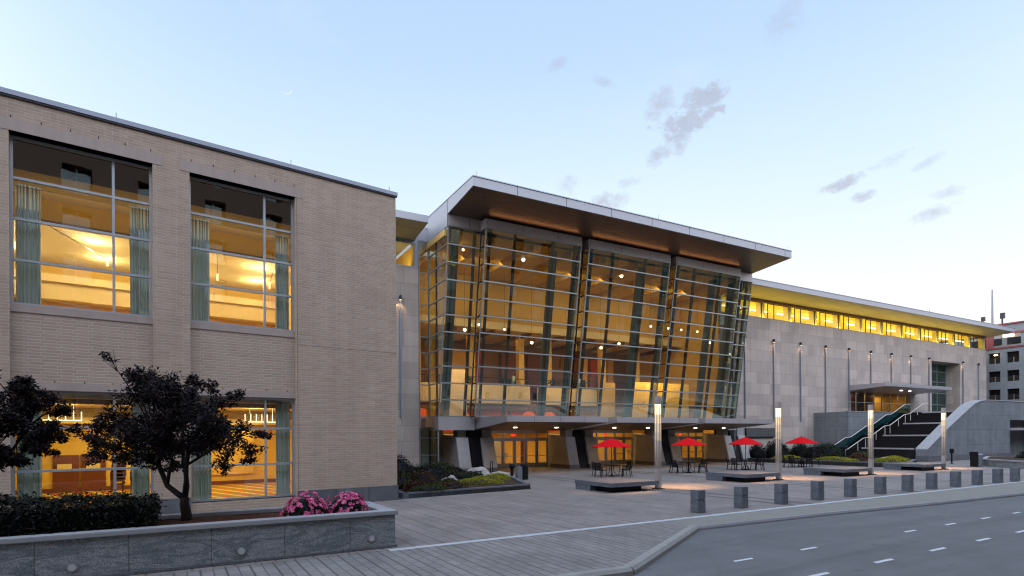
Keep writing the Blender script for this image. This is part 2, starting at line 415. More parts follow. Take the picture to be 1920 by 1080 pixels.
def leaves(points, size, name, material, parent=None, off=(0, 0, 0), ratio=.5, flat=0.):
    """one folded four-point leaf at every point"""
    v, f = [], []
    for p in points:
        a = random.uniform(0, 2*PI); e = random.uniform(-1.1, .7) if not flat else random.uniform(-flat, flat)
        d = Vector((math.cos(a)*math.cos(e), math.sin(a)*math.cos(e), math.sin(e)))
        n = Vector((random.gauss(0, .6), random.gauss(0, .6), 1)).normalized()
        t = d.cross(n).normalized(); s = size*random.uniform(.65, 1.35)
        p = Vector(p) - Vector(off); i = len(v)
        dn = d.cross(t)*s*.12
        v += [tuple(p), tuple(p + d*s*.5 + t*s*ratio*.5 + dn), tuple(p + d*s), tuple(p + d*s*.5 - t*s*ratio*.5 + dn)]
        f += [(i, i+1, i+2, i+3)]
    me = bpy.data.meshes.new(name); me.from_pydata(v, [], f); me.materials.append(MAT[material]); me.update()
    o = bpy.data.objects.new(name, me); COL.objects.link(o)
    if parent: o.parent = parent
    return o
def in_ellipsoid(c, r, hollow=.0):
    while True:
        p = Vector((random.uniform(-1, 1), random.uniform(-1, 1), random.uniform(-1, 1)))
        if hollow <= p.length <= 1: return Vector((c[0]+p.x*r[0], c[1]+p.y*r[1], c[2]+p.z*r[2]))

# ================================================================== camera, sky, sun
cam_d = bpy.data.cameras.new('camera'); cam = bpy.data.objects.new('camera', cam_d); COL.objects.link(cam)
cam_d.sensor_width = 36; cam_d.lens = 36*1080/1920; cam_d.shift_y = 278/1920; cam_d.clip_end = 4000
cam.location = (0, 0, 2.7); cam.rotation_euler = (PI/2, .006, 0)
SC.camera = cam
SC.view_settings.view_transform = 'Standard'; SC.view_settings.look = 'None'
SC.view_settings.exposure = 0; SC.view_settings.gamma = 1
SC.cycles.filter_width = 1.15; SC.cycles.use_denoising = True; SC.cycles.use_adaptive_sampling = True; SC.cycles.adaptive_threshold = .02
SC.cycles.max_bounces = 8; SC.cycles.transparent_max_bounces = 24; SC.cycles.sample_clamp_indirect = 6
SC.cycles.caustics_reflective = False; SC.cycles.caustics_refractive = False

wd = bpy.data.worlds.new('World'); SC.world = wd; wd.use_nodes = True
nt = wd.node_tree; nt.nodes.clear()
wout = nt.nodes.new('ShaderNodeOutputWorld'); bg = nt.nodes.new('ShaderNodeBackground'); L(nt, bg.outputs[0], wout.inputs[0])
SUN_EL, SUN_AZ = R(2.0), R(12)            # just above the horizon, behind the buildings (azimuth from +Y towards +X)
sky = N(nt, 'ShaderNodeTexSky', sky_type='NISHITA'); sky.sun_disc = False
sky.sun_elevation = SUN_EL; sky.sun_rotation = SUN_AZ; sky.air_density = 1.0; sky.dust_density = .6; sky.ozone_density = 2.0
skl = N(nt, 'ShaderNodeMix', data_type='RGBA', blend_type='MULTIPLY'); skl.inputs[0].default_value = 1
L(nt, sky.outputs[0], skl.inputs[6]); skl.inputs[7].default_value = (.05, .05, .05, 1)
vec = coords(nt, 'Generated')
sp = N(nt, 'ShaderNodeSeparateXYZ'); L(nt, vec, sp.inputs[0])
el = math_(nt, 'ARCSINE', sp.outputs[2]); az = math_(nt, 'ARCTAN2', sp.outputs[0], sp.outputs[1])
# twilight: pale band over the place where the sun went down, deeper blue overhead and to the sides
glow = math_(nt, 'COSINE', math_(nt, 'SUBTRACT', az, .10))
elf = math_(nt, 'MULTIPLY', el, 2/PI)
base_w = ramp(nt, elf, [(0., (.86, .66, .52)), (.05, (.97, .90, .84)), (.13, (.92, .965, 1.0)), (.24, (.725, .88, 1.0)), (.36, (.535, .72, .97)), (.52, (.43, .60, .95)), (1., (.50, .66, .95))])
base_e = ramp(nt, elf, [(0., (.50, .48, .55)), (.10, (.80, .80, .88)), (.3, (.78, .86, 1.0)), (.52, (.66, .78, 1.0)), (1., (.50, .66, .95))])
side = math_(nt, 'SMOOTH_MIN', math_(nt, 'MULTIPLY_ADD', glow, .75, .45), 1.0, .2)
side = math_(nt, 'MAXIMUM', side, 0.)
ebr = N(nt, 'ShaderNodeMix', data_type='RGBA', blend_type='MULTIPLY'); ebr.inputs[0].default_value = 1
L(nt, base_e, ebr.inputs[6]); ebr.inputs[7].default_value = (3.65, 3.45, 3.35, 1)
base = mixc(nt, side, ebr.outputs[2], base_w)
# small dusk clouds: (azimuth, elevation, half width, half height, tilt, density)
nz = fac_noise(nt, vec, 30, 8, .66, (1, 1, 2.0)); nz2 = fac_noise(nt, vec, 95, 6, .68)
nn = math_(nt, 'ADD', math_(nt, 'MULTIPLY', nz, .66), math_(nt, 'MULTIPLY', nz2, .45))
CL = [(.300, .482, .050, .016, .10, 1.25), (.322, .505, .036, .018, .2, 1.0), (.256, .508, .026, .020, .4, .55), (.283, .460, .022, .018, .6, .7), (.253, .440, .022, .012, .3, .6),
      (.521, .360, .030, .0075, .18, .75), (.551, .339, .018, .006, .1, .5), (.583, .377, .026, .007, .25, .42), (.632, .299, .026, .009, .24, .45),
      (.168, .381, .034, .012, .1, .6), (.20, .405, .02, .008, .1, .4), (.652, .322, .024, .008, .0, .35), (.628, .365, .020, .006, .35, .35), (.445, .580, .03, .025, .2, .30), (.082, .571, .022, .008, .3, .4), (.162, .545, .022, .006, -.4, .35), (.10, .41, .016, .014, .4, .4)]
dens = None
for (a0, e0, ha, he, tilt, dn) in CL:
    da = math_(nt, 'SUBTRACT', az, a0); de = math_(nt, 'SUBTRACT', el, e0)
    ct, st = math.cos(tilt), math.sin(tilt)
    x = math_(nt, 'DIVIDE', math_(nt, 'MULTIPLY_ADD', da, ct, math_(nt, 'MULTIPLY', de, st)), ha)
    y = math_(nt, 'DIVIDE', math_(nt, 'MULTIPLY_ADD', de, ct, math_(nt, 'MULTIPLY', da, -st)), he)
    r2 = math_(nt, 'ADD', math_(nt, 'MULTIPLY', x, x), math_(nt, 'MULTIPLY', y, y))
    k = math_(nt, 'MULTIPLY', math_(nt, 'SUBTRACT', math_(nt, 'MULTIPLY', math_(nt, 'SUBTRACT', 1.35, r2), .5), math_(nt, 'MULTIPLY', math_(nt, 'SUBTRACT', .55, nn), 3.6)), dn)
    k = math_(nt, 'MULTIPLY', k, math_(nt, 'LESS_THAN', r2, 3.2))
    dens = k if dens is None else math_(nt, 'MAXIMUM', dens, k)
cl = N(nt, 'ShaderNodeClamp'); L(nt, math_(nt, 'MULTIPLY', dens, 1.7), cl.inputs[0])
ccol = mixc(nt, nz2, (.36, .42, .56), (.56, .57, .66))
wisp = math_(nt, 'MULTIPLY', math_(nt, 'MAXIMUM', math_(nt, 'SUBTRACT', fac_noise(nt, vec, 5, 5, .6, (1, 1, 2.5)), .56), 0.), .8)
base = mixc(nt, wisp, base, (.90, .92, .97))
base = mixc(nt, math_(nt, 'MULTIPLY', cl.outputs[0], .80), base, ccol)
ad = N(nt, 'ShaderNodeMix', data_type='RGBA', blend_type='ADD'); ad.inputs[0].default_value = 1
L(nt, base, ad.inputs[6]); L(nt, skl.outputs[2], ad.inputs[7])
L(nt, ad.outputs[2], bg.inputs[0]); bg.inputs[1].default_value = 1.0

sun = bpy.data.lights.new('sun', 'SUN'); sun.energy = .35; sun.angle = R(8); sun.color = (1, .70, .45)
so = bpy.data.objects.new('sun', sun); COL.objects.link(so)
dirv = Vector((math.sin(SUN_AZ)*math.cos(SUN_EL), math.cos(SUN_AZ)*math.cos(SUN_EL), math.sin(SUN_EL)))
so.rotation_euler = dirv.to_track_quat('Z', 'Y').to_euler(); so.location = dirv*300

# crescent moon
cm = MB(); n = 20; ro, ri, dx = 6.2, 6.4, 1.7
D = 900.; ma, mo = -.369, .514
ctr = Vector((math.sin(ma)*math.cos(mo), math.cos(ma)*math.cos(mo), math.sin(mo)))*D + Vector((0, 0, 2.7))
fw = (ctr - Vector((0, 0, 2.7))).normalized(); rt = fw.cross(Vector((0, 0, 1))).normalized(); up = rt.cross(fw)
ax = (rt*.45 - up*.89); ay = fw.cross(ax)
outer = [(ro*math.cos(t), ro*math.sin(t)) for t in [(-1.45 + 2.9*k/n) for k in range(n+1)]]
y_end = outer[-1][1]
inner = [(math.cos(t)*ri*.72 - .15 if abs(t) < 1.4 else ro*math.cos(1.45), math.sin(t)*y_end/math.sin(1.45)) for t in [(-1.45 + 2.9*k/n) for k in range(n+1)]]
poly = outer + inner[::-1]
cm.prism(poly, lambda p, t: ax*p[0] + ay*p[1] + fw*t, 0, .5)
mo_ = cm.build('crescent_moon', 'moonlight'); mo_.location = ctr
tag(mo_, 'thin white crescent moon in the blue sky above the tan brick building', 'moon')

# ================================================================== ground, street, plaza
g = MB().box(-900, 900, -500, 1500, -.8, -.16).build('ground', 'concrete'); tag(g, 'pale ground reaching to the horizon', 'ground', kind='structure')
def in_frame(o, fr): return place(o, fr)
ROADZ = -.11
rd = MB().slab([(-90, -14.5), (150, -14.5), (150, -7.2), (60, -4.2), (18.5, -2.62), (11.2, -2.25), (5, -1.72), (-1.45, -1.48), (-6.9, -4.62), (-8.2, -4.45), (-90, -4.45)], -.3, ROADZ).build('road', 'asphalt')
tag(in_frame(rd, S), 'grey asphalt road curving past the plaza', 'road', kind='structure')
fs = MB().slab([(-90, -40), (150, -40), (150, -14.5), (-90, -14.5)], -.3, 0).build('far_pavement', 'walk_paver')
tag(in_frame(fs, S), 'paved footway on the near side of the road', 'pavement', kind='structure')
# dashes painted on the road
def dash(u, v, l=.62, w=.10):
    o = MB().slab([(u, v-w/2), (u+l, v-w/2), (u+l+.05, v+w/2), (u+.05, v+w/2)], -.002, .004).build('road_marking', 'paint_white', rd)
    o.location = (0, 0, ROADZ+.002); return o
for k in (0, 1, 3, 4, 5, 6, 7, 8, 9, 10): dash(-4.02 + 2.44*k, -4.78)
for k in range(0, 10): dash(-4.02 + 2.46*k, -6.48, .72, .11)
# plaza above the white line, footway strip below it
pl = MB().slab([(-120, -34), (150, -52), (150, 60), (-120, 60)], -.3, -.002)
# (plaza polygon is laid out in the street frame so that it ends on the white line)
pl = MB().slab([(-90, .10), (150, .10), (150, 110), (-90, 110)], -.3, 0).build('plaza_paving', 'plaza_paver')
tag(in_frame(pl, S), 'plaza of long grey brown pavers in front of the glass hall', 'paving', kind='structure')
wl = MB().slab([(-10.3, -.12), (60, -.12), (60, .10), (-10.3, .10)], -.3, .006).build('white_line', 'white_stone')
tag(in_frame(wl, S), 'white stone strip along the plaza edge', 'line', kind='structure')
fw_ = MB().slab([(-90, .10), (-90, -4.2), (-8.2, -4.2), (-6.72, -4.28), (-1.5, -1.24), (-1.2, -.12), (-10.3, -.12), (-10.3, .10)], -.3, 0).build('pavement', 'walk_paver')
tag(in_frame(fw_, S), 'footway of narrow grey pavers between planter and kerb', 'pavement', kind='structure')
gs = MB().slab([(-1.2, -.12), (-1.5, -1.24), (5, -1.52), (11.2, -2.05), (18.5, -2.42), (60, -4.0), (150, -7.0), (150, -.12)], -.3, -.004).build('gutter_strip', 'concrete_light')
gs.data.materials[0] = MAT['walk_slab']
tag(in_frame(gs, S), 'flat stone strip between white line and road', 'pavement', kind='structure')
def kerb(path, w, h, name='kerb'):
    m = MB()
    for (a, b) in zip(path, path[1:]):
        a, b = Vector((*a, 0)), Vector((*b, 0)); d = (b-a).normalized(); nrm = Vector((-d.y, d.x, 0))
        prof = [(-w*.5, -.3), (w*.5, -.3), (w*.5, h), (w*.1, h+.025), (-w*.25, h+.012), (-w*.5, h-.055)]
        m.prism(prof, lambda p, t, a=a, b=b, nrm=nrm: a.lerp(b, t) + nrm*p[0] + Vector((0, 0, p[1])), 0, 1)
    return m
kb = kerb([(-90, -4.32), (-8.2, -4.32), (-6.75, -4.42), (-1.45, -1.36)], .26, .03).build('kerb', 'kerb_stone')
tag(in_frame(kb, S), 'rounded stone kerb of the widened footway', 'kerb', kind='structure')
k2 = kerb([(-1.45, -1.36), (5, -1.62), (11.2, -2.15), (18.5, -2.52), (60, -4.1), (150, -7.1)], .10, -.012).build('kerb', 'concrete_light')
tag(in_frame(k2, S), 'low pale kerb line along the road', 'kerb', kind='structure')

# ================================================================== tan brick wing
wing = thing('brick_building', 'tan brick building with four large curtained windows and a metal roof edge', 'building', W.w(0, 0, 0), W.a)
BAYS = [(-12.58, -8.90), (-7.80, -4.20)]
holes = [(a, b, .42, 12.0) for a, b in BAYS]
MB().wall(-32, 0, 0, 13.05, 0, .5, holes).build('wall', 'tan_brick', wing)
MB().box(-.5, 0, .5, 22, 0, 13.05).box(-32, -.5, 21.5, 22, 0, 13.05).build('wall', 'tan_brick', wing)
MB().box(-32, 0, .5, 22, 12.9, 13.04).build('roof', 'concrete', wing)
MB().box(-32.1, .07, -.07, .6, 13.05, 13.20).box(-.6, .07, .6, 22, 13.05, 13.2).build('coping', 'coping_metal', wing)
MB().box(-32.1, .05, -.05, .0, 12.985, 13.05).build('drip_edge', 'dark_frame', wing)
gb = MB()
for a, b in ((-32, -12.6), (-8.88, -7.82), (-4.18, .045)): gb.box(a, b, -.04, -.001, 0, .63)
gb.box(.001, .045, -.001, 22, 0, .63); gb.build('granite_plinth', 'granite_base', wing)
for a, b in BAYS:
    MB().box(a-.30, b+.28, -.012, .34, 12.0, 12.38).build('lintel', 'limestone', wing)
    MB().box(a, b, .16, .48, 4.46, 6.58).build('spandrel', 'tan_brick_panel', wing)
    MB().box(a, b, .13, .5, 6.58, 6.82).build('sill', 'limestone', wing)
    MB().box(a, b, .12, .5, 4.22, 4.46).build('lintel', 'limestone', wing)
    MB().box(a, b, .02, .5, .0, .42).build('granite_plinth', 'granite_base', wing)
    for lo, hi, bars in ((6.82, 11.98, (8.20, 9.46, 10.70)), (.42, 4.22, (1.70, 3.06))):
        f = MB(); t = .075
        f.box(a, b, .30, .40, lo, lo+t).box(a, b, .30, .40, hi-t, hi).box(a, a+t, .30, .40, lo+t, hi-t).box(b-t, b, .30, .40, lo+t, hi-t)
        mu = a + (b-a)*.705
        f.box(mu-t/2, mu+t/2, .29, .40, lo+t, hi-t)
        for z in bars: f.box(a+t, mu-t/2, .29, .40, z-t/2, z+t/2).box(mu+t/2, b-t, .29, .40, z-t/2, z+t/2)
        w_ = f.build('window_frame', 'frame_metal', wing)
        MB().box(a+.02, b-.02, .345, .36, lo+.02, hi-.02).build('pane', 'window_glass', w_)
MB().box(-4.12, -.0, -.003, .01, 6.28, 6.296).build('wall_joint', 'pier_joint', wing)
MB().box(-4.155, -4.14, -.003, .01, .64, 12.0).build('wall_joint', 'pier_joint', wing)
# weep vents above the lintels, lightning rods on the coping
for a, b in BAYS:
    for k in range(6): x = a+.05 + k*(b-a-.1)/5; MB().box(x-.012, x+.012, -.012, .0, 12.39, 12.46).build('vent', 'black_panel', wing)
    for k in range(5): x = a+.3 + k*.75; MB().box(x-.012, x+.012, .15, .165, 4.47, 4.52).build('vent', 'black_panel', wing)
for x in (-9.9, -4.3, -.2): MB().tube([(x, .2, 13.2), (x, .2, 13.48)], .011, 6).build('lightning_rod', 'dark_frame', wing)

# rooms behind the windows (parts of the building)
def room(x0, x1, y0, y1, z0, z1, wallm, floorm, ceilm):
    MB().quad((x0, y0, z0), (x1, y0, z0), (x1, y1, z0), (x0, y1, z0)).build('room_floor', floorm, wing)
    MB().quad((x0, y1, z1), (x1, y1, z1), (x1, y0, z1), (x0, y0, z1)).build('room_ceiling', ceilm, wing)
    m = MB(); m.quad((x0, y1, z0), (x1, y1, z0), (x1, y1, z1), (x0, y1, z1)); m.quad((x0, y0, z0), (x0, y1, z0), (x0, y1, z1), (x0, y0, z1)); m.quad((x1, y1, z0), (x1, y0, z0), (x1, y0, z1), (x1, y1, z1))
    m.build('room_wall', wallm, wing)
room(-19, -2.2, .52, 10.5, 6.55, 10.55, 'amber_wall', 'hall_floor', 'cream_ceiling')
room(-19, -2.2, .52, 8.6, .40, 4.02, 'amber_wall', 'striped_carpet', 'cream_ceiling')
MB().box(-19, -2.2, 1.35, 1.55, 9.75, 11.35).build('bulkhead', 'amber_wall', wing)
MB().box(-19, -2.2, 1.30, 1.55, 11.351, 12.4).box(-19, -2.2, .6, 1.30, 12.2, 12.4).build('blind_pocket', 'black_panel', wing)
MB().box(-19, -2.2, 1.30, 1.35, 9.75, 9.86).build('bulkhead_trim', 'brown_wall', wing)
MB().box(-19, -2.2, 9.4, 10.4, 9.62, 9.95).box(-19, -2.2, 9.7, 10.45, 8.9, 9.62).build('ceiling_beam', 'cream_wall', wing)
MB().box(-19, -2.2, .9, 1.2, 3.86, 4.01).build('bulkhead', 'brown_wall', wing)
MB().box(-19, -2.2, 8.52, 8.58, .41, .58).build('skirting', 'maroon', wing)
MB().box(-19, -2.2, 7.6, 8.55, 3.35, 3.62).build('ceiling_beam', 'cream_wall', wing)
# glowing niche panels on the back walls
for (a, b, z0, z1, y) in ((-13.4, -11.2, 7.1, 8.3, 10.40), (-6.6, -1.9-.4, 7.0, 8.35, 10.40), (-6.9, -3.9, .9, 3.1, 8.50)):
    MB().box(a, b, y-.03, y, z0, z1).build('niche_panel', 'amber_wall', wing)
    MB().box(a, b, y-.10, y-.04, z1-.03, z1+.02).build('niche_light', 'lit_panel', wing)
    lamp('niche_lamp', 'AREA', wing, ((a+b)/2, y-.22, z1-.02), 16, (1, .68, .18), b-a, (R(20), 0, 0), .1)
MB().box(-11.9, -11.0, 8.48, 8.56, .41, 2.0).build('cabinet_door', 'maroon', wing); MB().box(-10.95, -10.05, 8.48, 8.56, .41, 2.0).build('cabinet_door', 'maroon', wing)
for x in (-11.75, -10.75): MB().box(x, x+.5, 8.45, 8.475, 1.35, 1.62).box(x+.08, x+.16, 8.44, 8.448, 1.42, 1.55).build('door_notice', 'cream_wall', wing)
MB().box(-9.2, -9.15, 10.2, 10.35, 7.75, 8.05).build('exit_light', 'lamp_red', wing)
# uplights under the upper ceiling
rng = random.Random(3)
for i, x in enumerate((-14.0, -10.8, -7.6, -4.6)):
    for j, y in enumerate((3.0, 5.4, 7.8)):
        lamp('ceiling_uplight', 'POINT', wing, (x + .35*j, y, 10.15), 105, (1, .74, .34), .05)
lamp('room_lamp', 'AREA', wing, (-8, 5.5, 9.2), 210, (1, .66, .22), 9, (0, 0, 0), 6)
lamp('room_lamp', 'AREA', wing, (-8, 4.8, 3.6), 430, (1, .74, .17), 9, (0, 0, 0), 5)
for x in (-11.6, -8.4, -4.6): lamp('room_lamp', 'POINT', wing, (x, 4.6, 3.66), 60, (1, .70, .26), .15)
lamp('bulkhead_fill', 'AREA', wing, (-8.3, .62, 10.45), 20, (1, .60, .22), 9.5, (R(90), 0, 0), 1.1)  # added fill light without a fixture, brightens the bulkhead face
# window curtains hang from their own rails
def curtain(x0, x1, y, z0, z1, ph):
    m = MB(); n = 46; i = 0; rows = [z0, z0+.15*(z1-z0), z0+.55*(z1-z0), z1]
    for rz in rows:
        for k in range(n+1):
            t = k/n; amp = .055*(1.15 - .5*(rz-z0)/(z1-z0)); m.v.append((x0 + (x1-x0)*t + .02*math.sin(9*t+ph), y + amp*math.sin(2*PI*t*7+ph) + amp*.5*math.sin(2*PI*t*3.1+2*ph), rz))
    for r in range(len(rows)-1):
        for k in range(n): a = r*(n+1)+k; m.f.append((a, a+1, a+n+2, a+n+1))
    return m
CN = ['upper window nearest the left edge', 'upper window beside the plain brick corner', 'lower window behind the dark tree and hedge', 'lower window beside the plain brick corner']
for i, (a, b) in enumerate(BAYS):
    for k, (lo, hi) in enumerate(((6.84, 10.65), (.44, 4.1))):
        for sd, (x0, x1) in (('left', (a+.08, a+.72)), ('right', (b-.62, b-.07))):
            c = curtain(x0, x1, .62, lo, hi, i*2+k+(sd == 'left')).build('curtain', 'curtain', None, smooth=True)
            tag(place(c, W), '%s teal curtain of the %s' % (sd, CN[i+2*k]), 'curtain', 'curtains in the brick building windows')
# ceiling track lights of the upper room and chandeliers of the lower room
TR = [((-11.9, 2.6), (-10.0, 6.4), 'window nearest the left edge, left one'), ((-9.5, 3.3), (-8.2, 6.6), 'window nearest the left edge, right one'),
      ((-6.6, 2.4), (-5.9, 6.2), 'window beside the brick corner, left one'), ((-4.2, 3.0), (-3.6, 6.4), 'window beside the brick corner, right one')]
for (p, q, d) in TR:
    t = thing('track_light', 'dark track with lamp tube in the upper ' + d, 'light', W.w(p[0], p[1], 10.5), W.a, 'track lights in the brick building')
    e = (q[0]-p[0], q[1]-p[1])
    MB().tube([(0, 0, 0), (.12, .25, -.03), (.15, .6, -.28), (e[0], e[1], -.34)], .016, 6).build('track', 'dark_frame', t)
    MB().tube([(e[0], e[1], -.30), (e[0], e[1], -.62)], .035, 8).build('lamp_tube', 'lamp_tube', t)
for (x, y, d) in ((-11.6, 3.6, 'left lower window'), (-4.7, 3.4, 'right lower window')):
    t = thing('chandelier', 'linear ladder chandelier of glowing tubes behind the ' + d, 'chandelier', W.w(x, y, 3.72), W.a + .25, 'chandeliers in the brick building')
    m = MB()
    for k in range(7): m.tube([(k*.24-.7, 0, -.32), (k*.24-.7, 0, -.02)], .018, 6)
    m.build('lamp_tubes', 'lamp_tube', t); MB().box(-.75, .75, -.02, .02, -.36, -.325).box(-.5, -.49, -.005, .005, -.02, .28).box(.5, .51, -.005, .005, -.02, .28).build('rail', 'lamp_tube', t)
# stacked chairs seen through the lower left window
def chair_plain():
    m = MB(); m.box(-.22, .22, -.22, .22, .40, .47)
    for sx in (-.2, .2):
        for sy in (-.2, .2): m.tube([(sx, sy, 0), (sx*.95, sy*.95, .42)], .016, 6)
    m.box(-.22, .22, .19, .23, .55, .92)
    for sx in (-.19, .19): m.tube([(sx, .2, .42), (sx, .23, .9)], .016, 6)
    return m
c0 = chair_plain().build('banquet_chair', 'chair_fabric')
for j, x in enumerate((-9.75, -9.05)):
    for k in range(6):
        c = c0 if (j, k) == (0, 0) else c0.copy()
        if c is not c0: COL.objects.link(c)
        place(c, W, x+.02*k, 5.6, .40+.155*k, .1*j)
        tag(c, '%s dark banquet chair from the floor in the %s stack inside the left lower window' % (ORD[k], ('left', 'right')[j]), 'chair', 'stacked banquet chairs')

# ================================================================== glass entrance hall
hall = thing('glass_hall', 'glass entrance hall leaning outward under a big projecting flat roof', 'building', M.w(0, 0, 0), M.a)
ZB, ZT, LEAN = 4.2, 17.5, -2.05
def gp(u, z, off=0.): return (u, LEAN*(z-ZB)/(ZT-ZB) + off, z)
NR = 11
ROWZ = [ZB + (ZT-ZB)*k/NR for k in range(NR+1)]
def slant(m, u0, u1, za, zb, o0, o1):
    m.hexa([gp(u0, za, o0), gp(u1, za, o0), gp(u1, za, o1), gp(u0, za, o1), gp(u0, zb, o0), gp(u1, zb, o0), gp(u1, zb, o1), gp(u0, zb, o1)])
def bay(u0, u1, off, mull, name='glass_bay', edge=True):
    fr = MB()
    for k, z in enumerate(ROWZ):
        y = gp(0, z, off)[1]
        fr.box(u0-.02, u1+.02, y-.13, y-.03, z-.045, z+.045)
    if edge:
        slant(fr, u0-.03, u0+.05, ZB, ZT, off-.09, off-.005); slant(fr, u1-.05, u1+.03, ZB, ZT, off-.09, off-.005)
    f = fr.build(name, 'bar_metal', hall)
    dm = MB()
    for u in mull: slant(dm, u-.065, u+.065, ZB, ZT, off+.03, off+.28)
    if mull: dm.build('mullion', 'dark_frame', f)
    pn = MB(); slant(pn, u0, u1, ZB, ZT, off-.012, off+.012); pn.build('pane', 'hall_glass', f)
    return f
U0, U1 = -11.89, 19.82
BB = [(-9.35, -1.05), (-.30, 8.30), (9.05, 17.20)]
OFF = -.80
bay(U0, -9.35, 0, (-11.4, -9.75))
bay(17.20, U1, 0, (17.6, 18.6, 19.4))
for (a, b) in BB:
    w = b-a
    bay(a, b, OFF, (a+.45, a+.30*w, a+.70*w, b-.45))
    for u in (a, b):        # the short side panes of the bay
        m = MB()
        for z in ROWZ:
            y = gp(0, z)[1]; m.box(u-.04, u+.04, y+OFF+.0, y-.02, z-.04, z+.04)
        slant(m, u-.045, u+.045, ZB, ZT, -.10, -.01); f = m.build('side_frame', 'dark_frame', hall)
        m = MB(); m.hexa([gp(u-.01, ZB, OFF), gp(u+.01, ZB, OFF), gp(u+.01, ZB, 0), gp(u-.01, ZB, 0), gp(u-.01, ZT, OFF), gp(u+.01, ZT, OFF), gp(u+.01, ZT, 0), gp(u-.01, ZT, 0)])
        m.build('pane', 'hall_glass', f)
for (a, b) in ((-1.05, -.30), (8.30, 9.05)): bay(a, b, 0, ((a+b)/2-.1,), 'recess_bay', False)
# side returns of the hall, narrow front pane beside the stone
def return_pane(u, col):
    m = MB()
    for k, z in enumerate(ROWZ):
        y = gp(0, z)[1]; m.box(u-.05, u+.05, y, 1.78, z-.045, z+.045)
    m.box(u-.055, u+.055, 1.68, 1.78, ZB, ZT); f = m.build('side_frame', 'bar_metal', hall)
    m = MB(); m.box(u-.06, u+.06, 1.70, 1.80, .2, ZT); m.box(u-.045, u+.045, .2, .29, ZB, ZT); m.build('mullion', 'dark_frame', f)
    m = MB(); m.hexa([(u-.01, 0, ZB), (u+.01, 0, ZB), (u+.01, 1.8, ZB), (u-.01, 1.8, ZB), (u-.01, LEAN, ZT), (u+.01, LEAN, ZT), (u+.01, 1.8, ZT), (u-.01, 1.8, ZT)]); m.build('pane', 'hall_glass', f)
    m = MB(); m.box(u-.01, u+.01, .05, 1.78, .2, ZB-.5); m.build('lower_pane', 'hall_glass', f)
    m = MB()
    for z in (1.3, 2.6): m.box(u-.04, u+.04, .05, 1.75, z-.04, z+.04)
    m.box(u-.05, u+.05, 0., .10, .2, 3.18); m.build('lower_frame', 'bar_metal', f)
return_pane(U0, 0); return_pane(U1, 0)
m = MB()
for z in ROWZ: m.box(-12.70, -11.95, 1.76, 1.84, z-.04, z+.04)
for z in (1.3, 2.6): m.box(-12.70, -11.95, 1.76, 1.84, z-.04, z+.04)
m.box(-12.71, -12.63, 1.75, 1.85, .2, 17.5)
f = m.build('narrow_window', 'bar_metal', hall); MB().box(-12.72, -11.94, 1.795, 1.81, .2, 17.4).build('pane', 'hall_glass', f)

# roof: thin front edge, soffit rising towards it, deep body behind the glass
RP = [(-6.28, 19.30), (-6.28, 18.70), (-2.07, 18.32), (-2.07, 17.52), (1.75, 17.42), (17.6, 17.42), (17.6, 19.35)]
rf = MB().prism(RP, lambda p, t: (t, p[0], p[1]), U0-.06, U1+.06).build('roof', 'roof_metal', hall)
MB().hexa([(U0+.02, -6.2, 18.675), (U1-.02, -6.2, 18.675), (U1-.02, -2.075, 18.303), (U0+.02, -2.075, 18.303), (U0+.02, -6.2, 18.69), (U1-.02, -6.2, 18.69), (U1-.02, -2.075, 18.318), (U0+.02, -2.075, 18.318)]).build('soffit', 'soffit_brown', rf)
m = MB().box(U0-.08, U1+.08, -6.33, -6.20, 19.30, 19.36)
m.box(U0-.09, U0-.05, -6.30, 17.6, 19.30, 19.36); m.box(U1+.05, U1+.09, -6.30, 17.6, 19.30, 19.36); m.build('edge_trim', 'coping_metal', rf)
m = MB()
for k in range(8): u = U0+3.2 + k*3.95; m.box(u-.012, u+.012, -6.292, -6.27, 18.71, 19.3)
m.box(U0-.07, U0-.045, -2.1, -2.06, 17.5, 19.3); m.build('panel_joint', 'dark_frame', rf)
hb = MB()
hb.box(U0-.02, -9.35, -2.12, -1.95, 17.5, 18.30); hb.box(17.2, U1+.02, -2.12, -1.95, 17.5, 18.30)
for a, b in BB: hb.box(a-.05, b+.05, -2.95, -2.13, 17.5, 18.18)
for a, b in ((-1.1, -.25), (8.25, 9.1)): hb.box(a, b, -2.125, -1.95, 17.5, 18.25)
hb.build('header_band', 'band_metal', hall)
for u in (U0+.3, 4., U1-.3): MB().tube([(u, -6.1, 19.3), (u, -6.1, 19.75)], .011, 6).build('lightning_rod', 'dark_frame', rf)

for a, b in BB: lamp('soffit_spill_fill', 'AREA', hall, ((a+b)/2, -3.0, 18.17), 11, (1, .42, .14), b-a-.6, (R(-112), 0, 0), .06)  # added hidden strips standing in for warm interior spill on the soffit
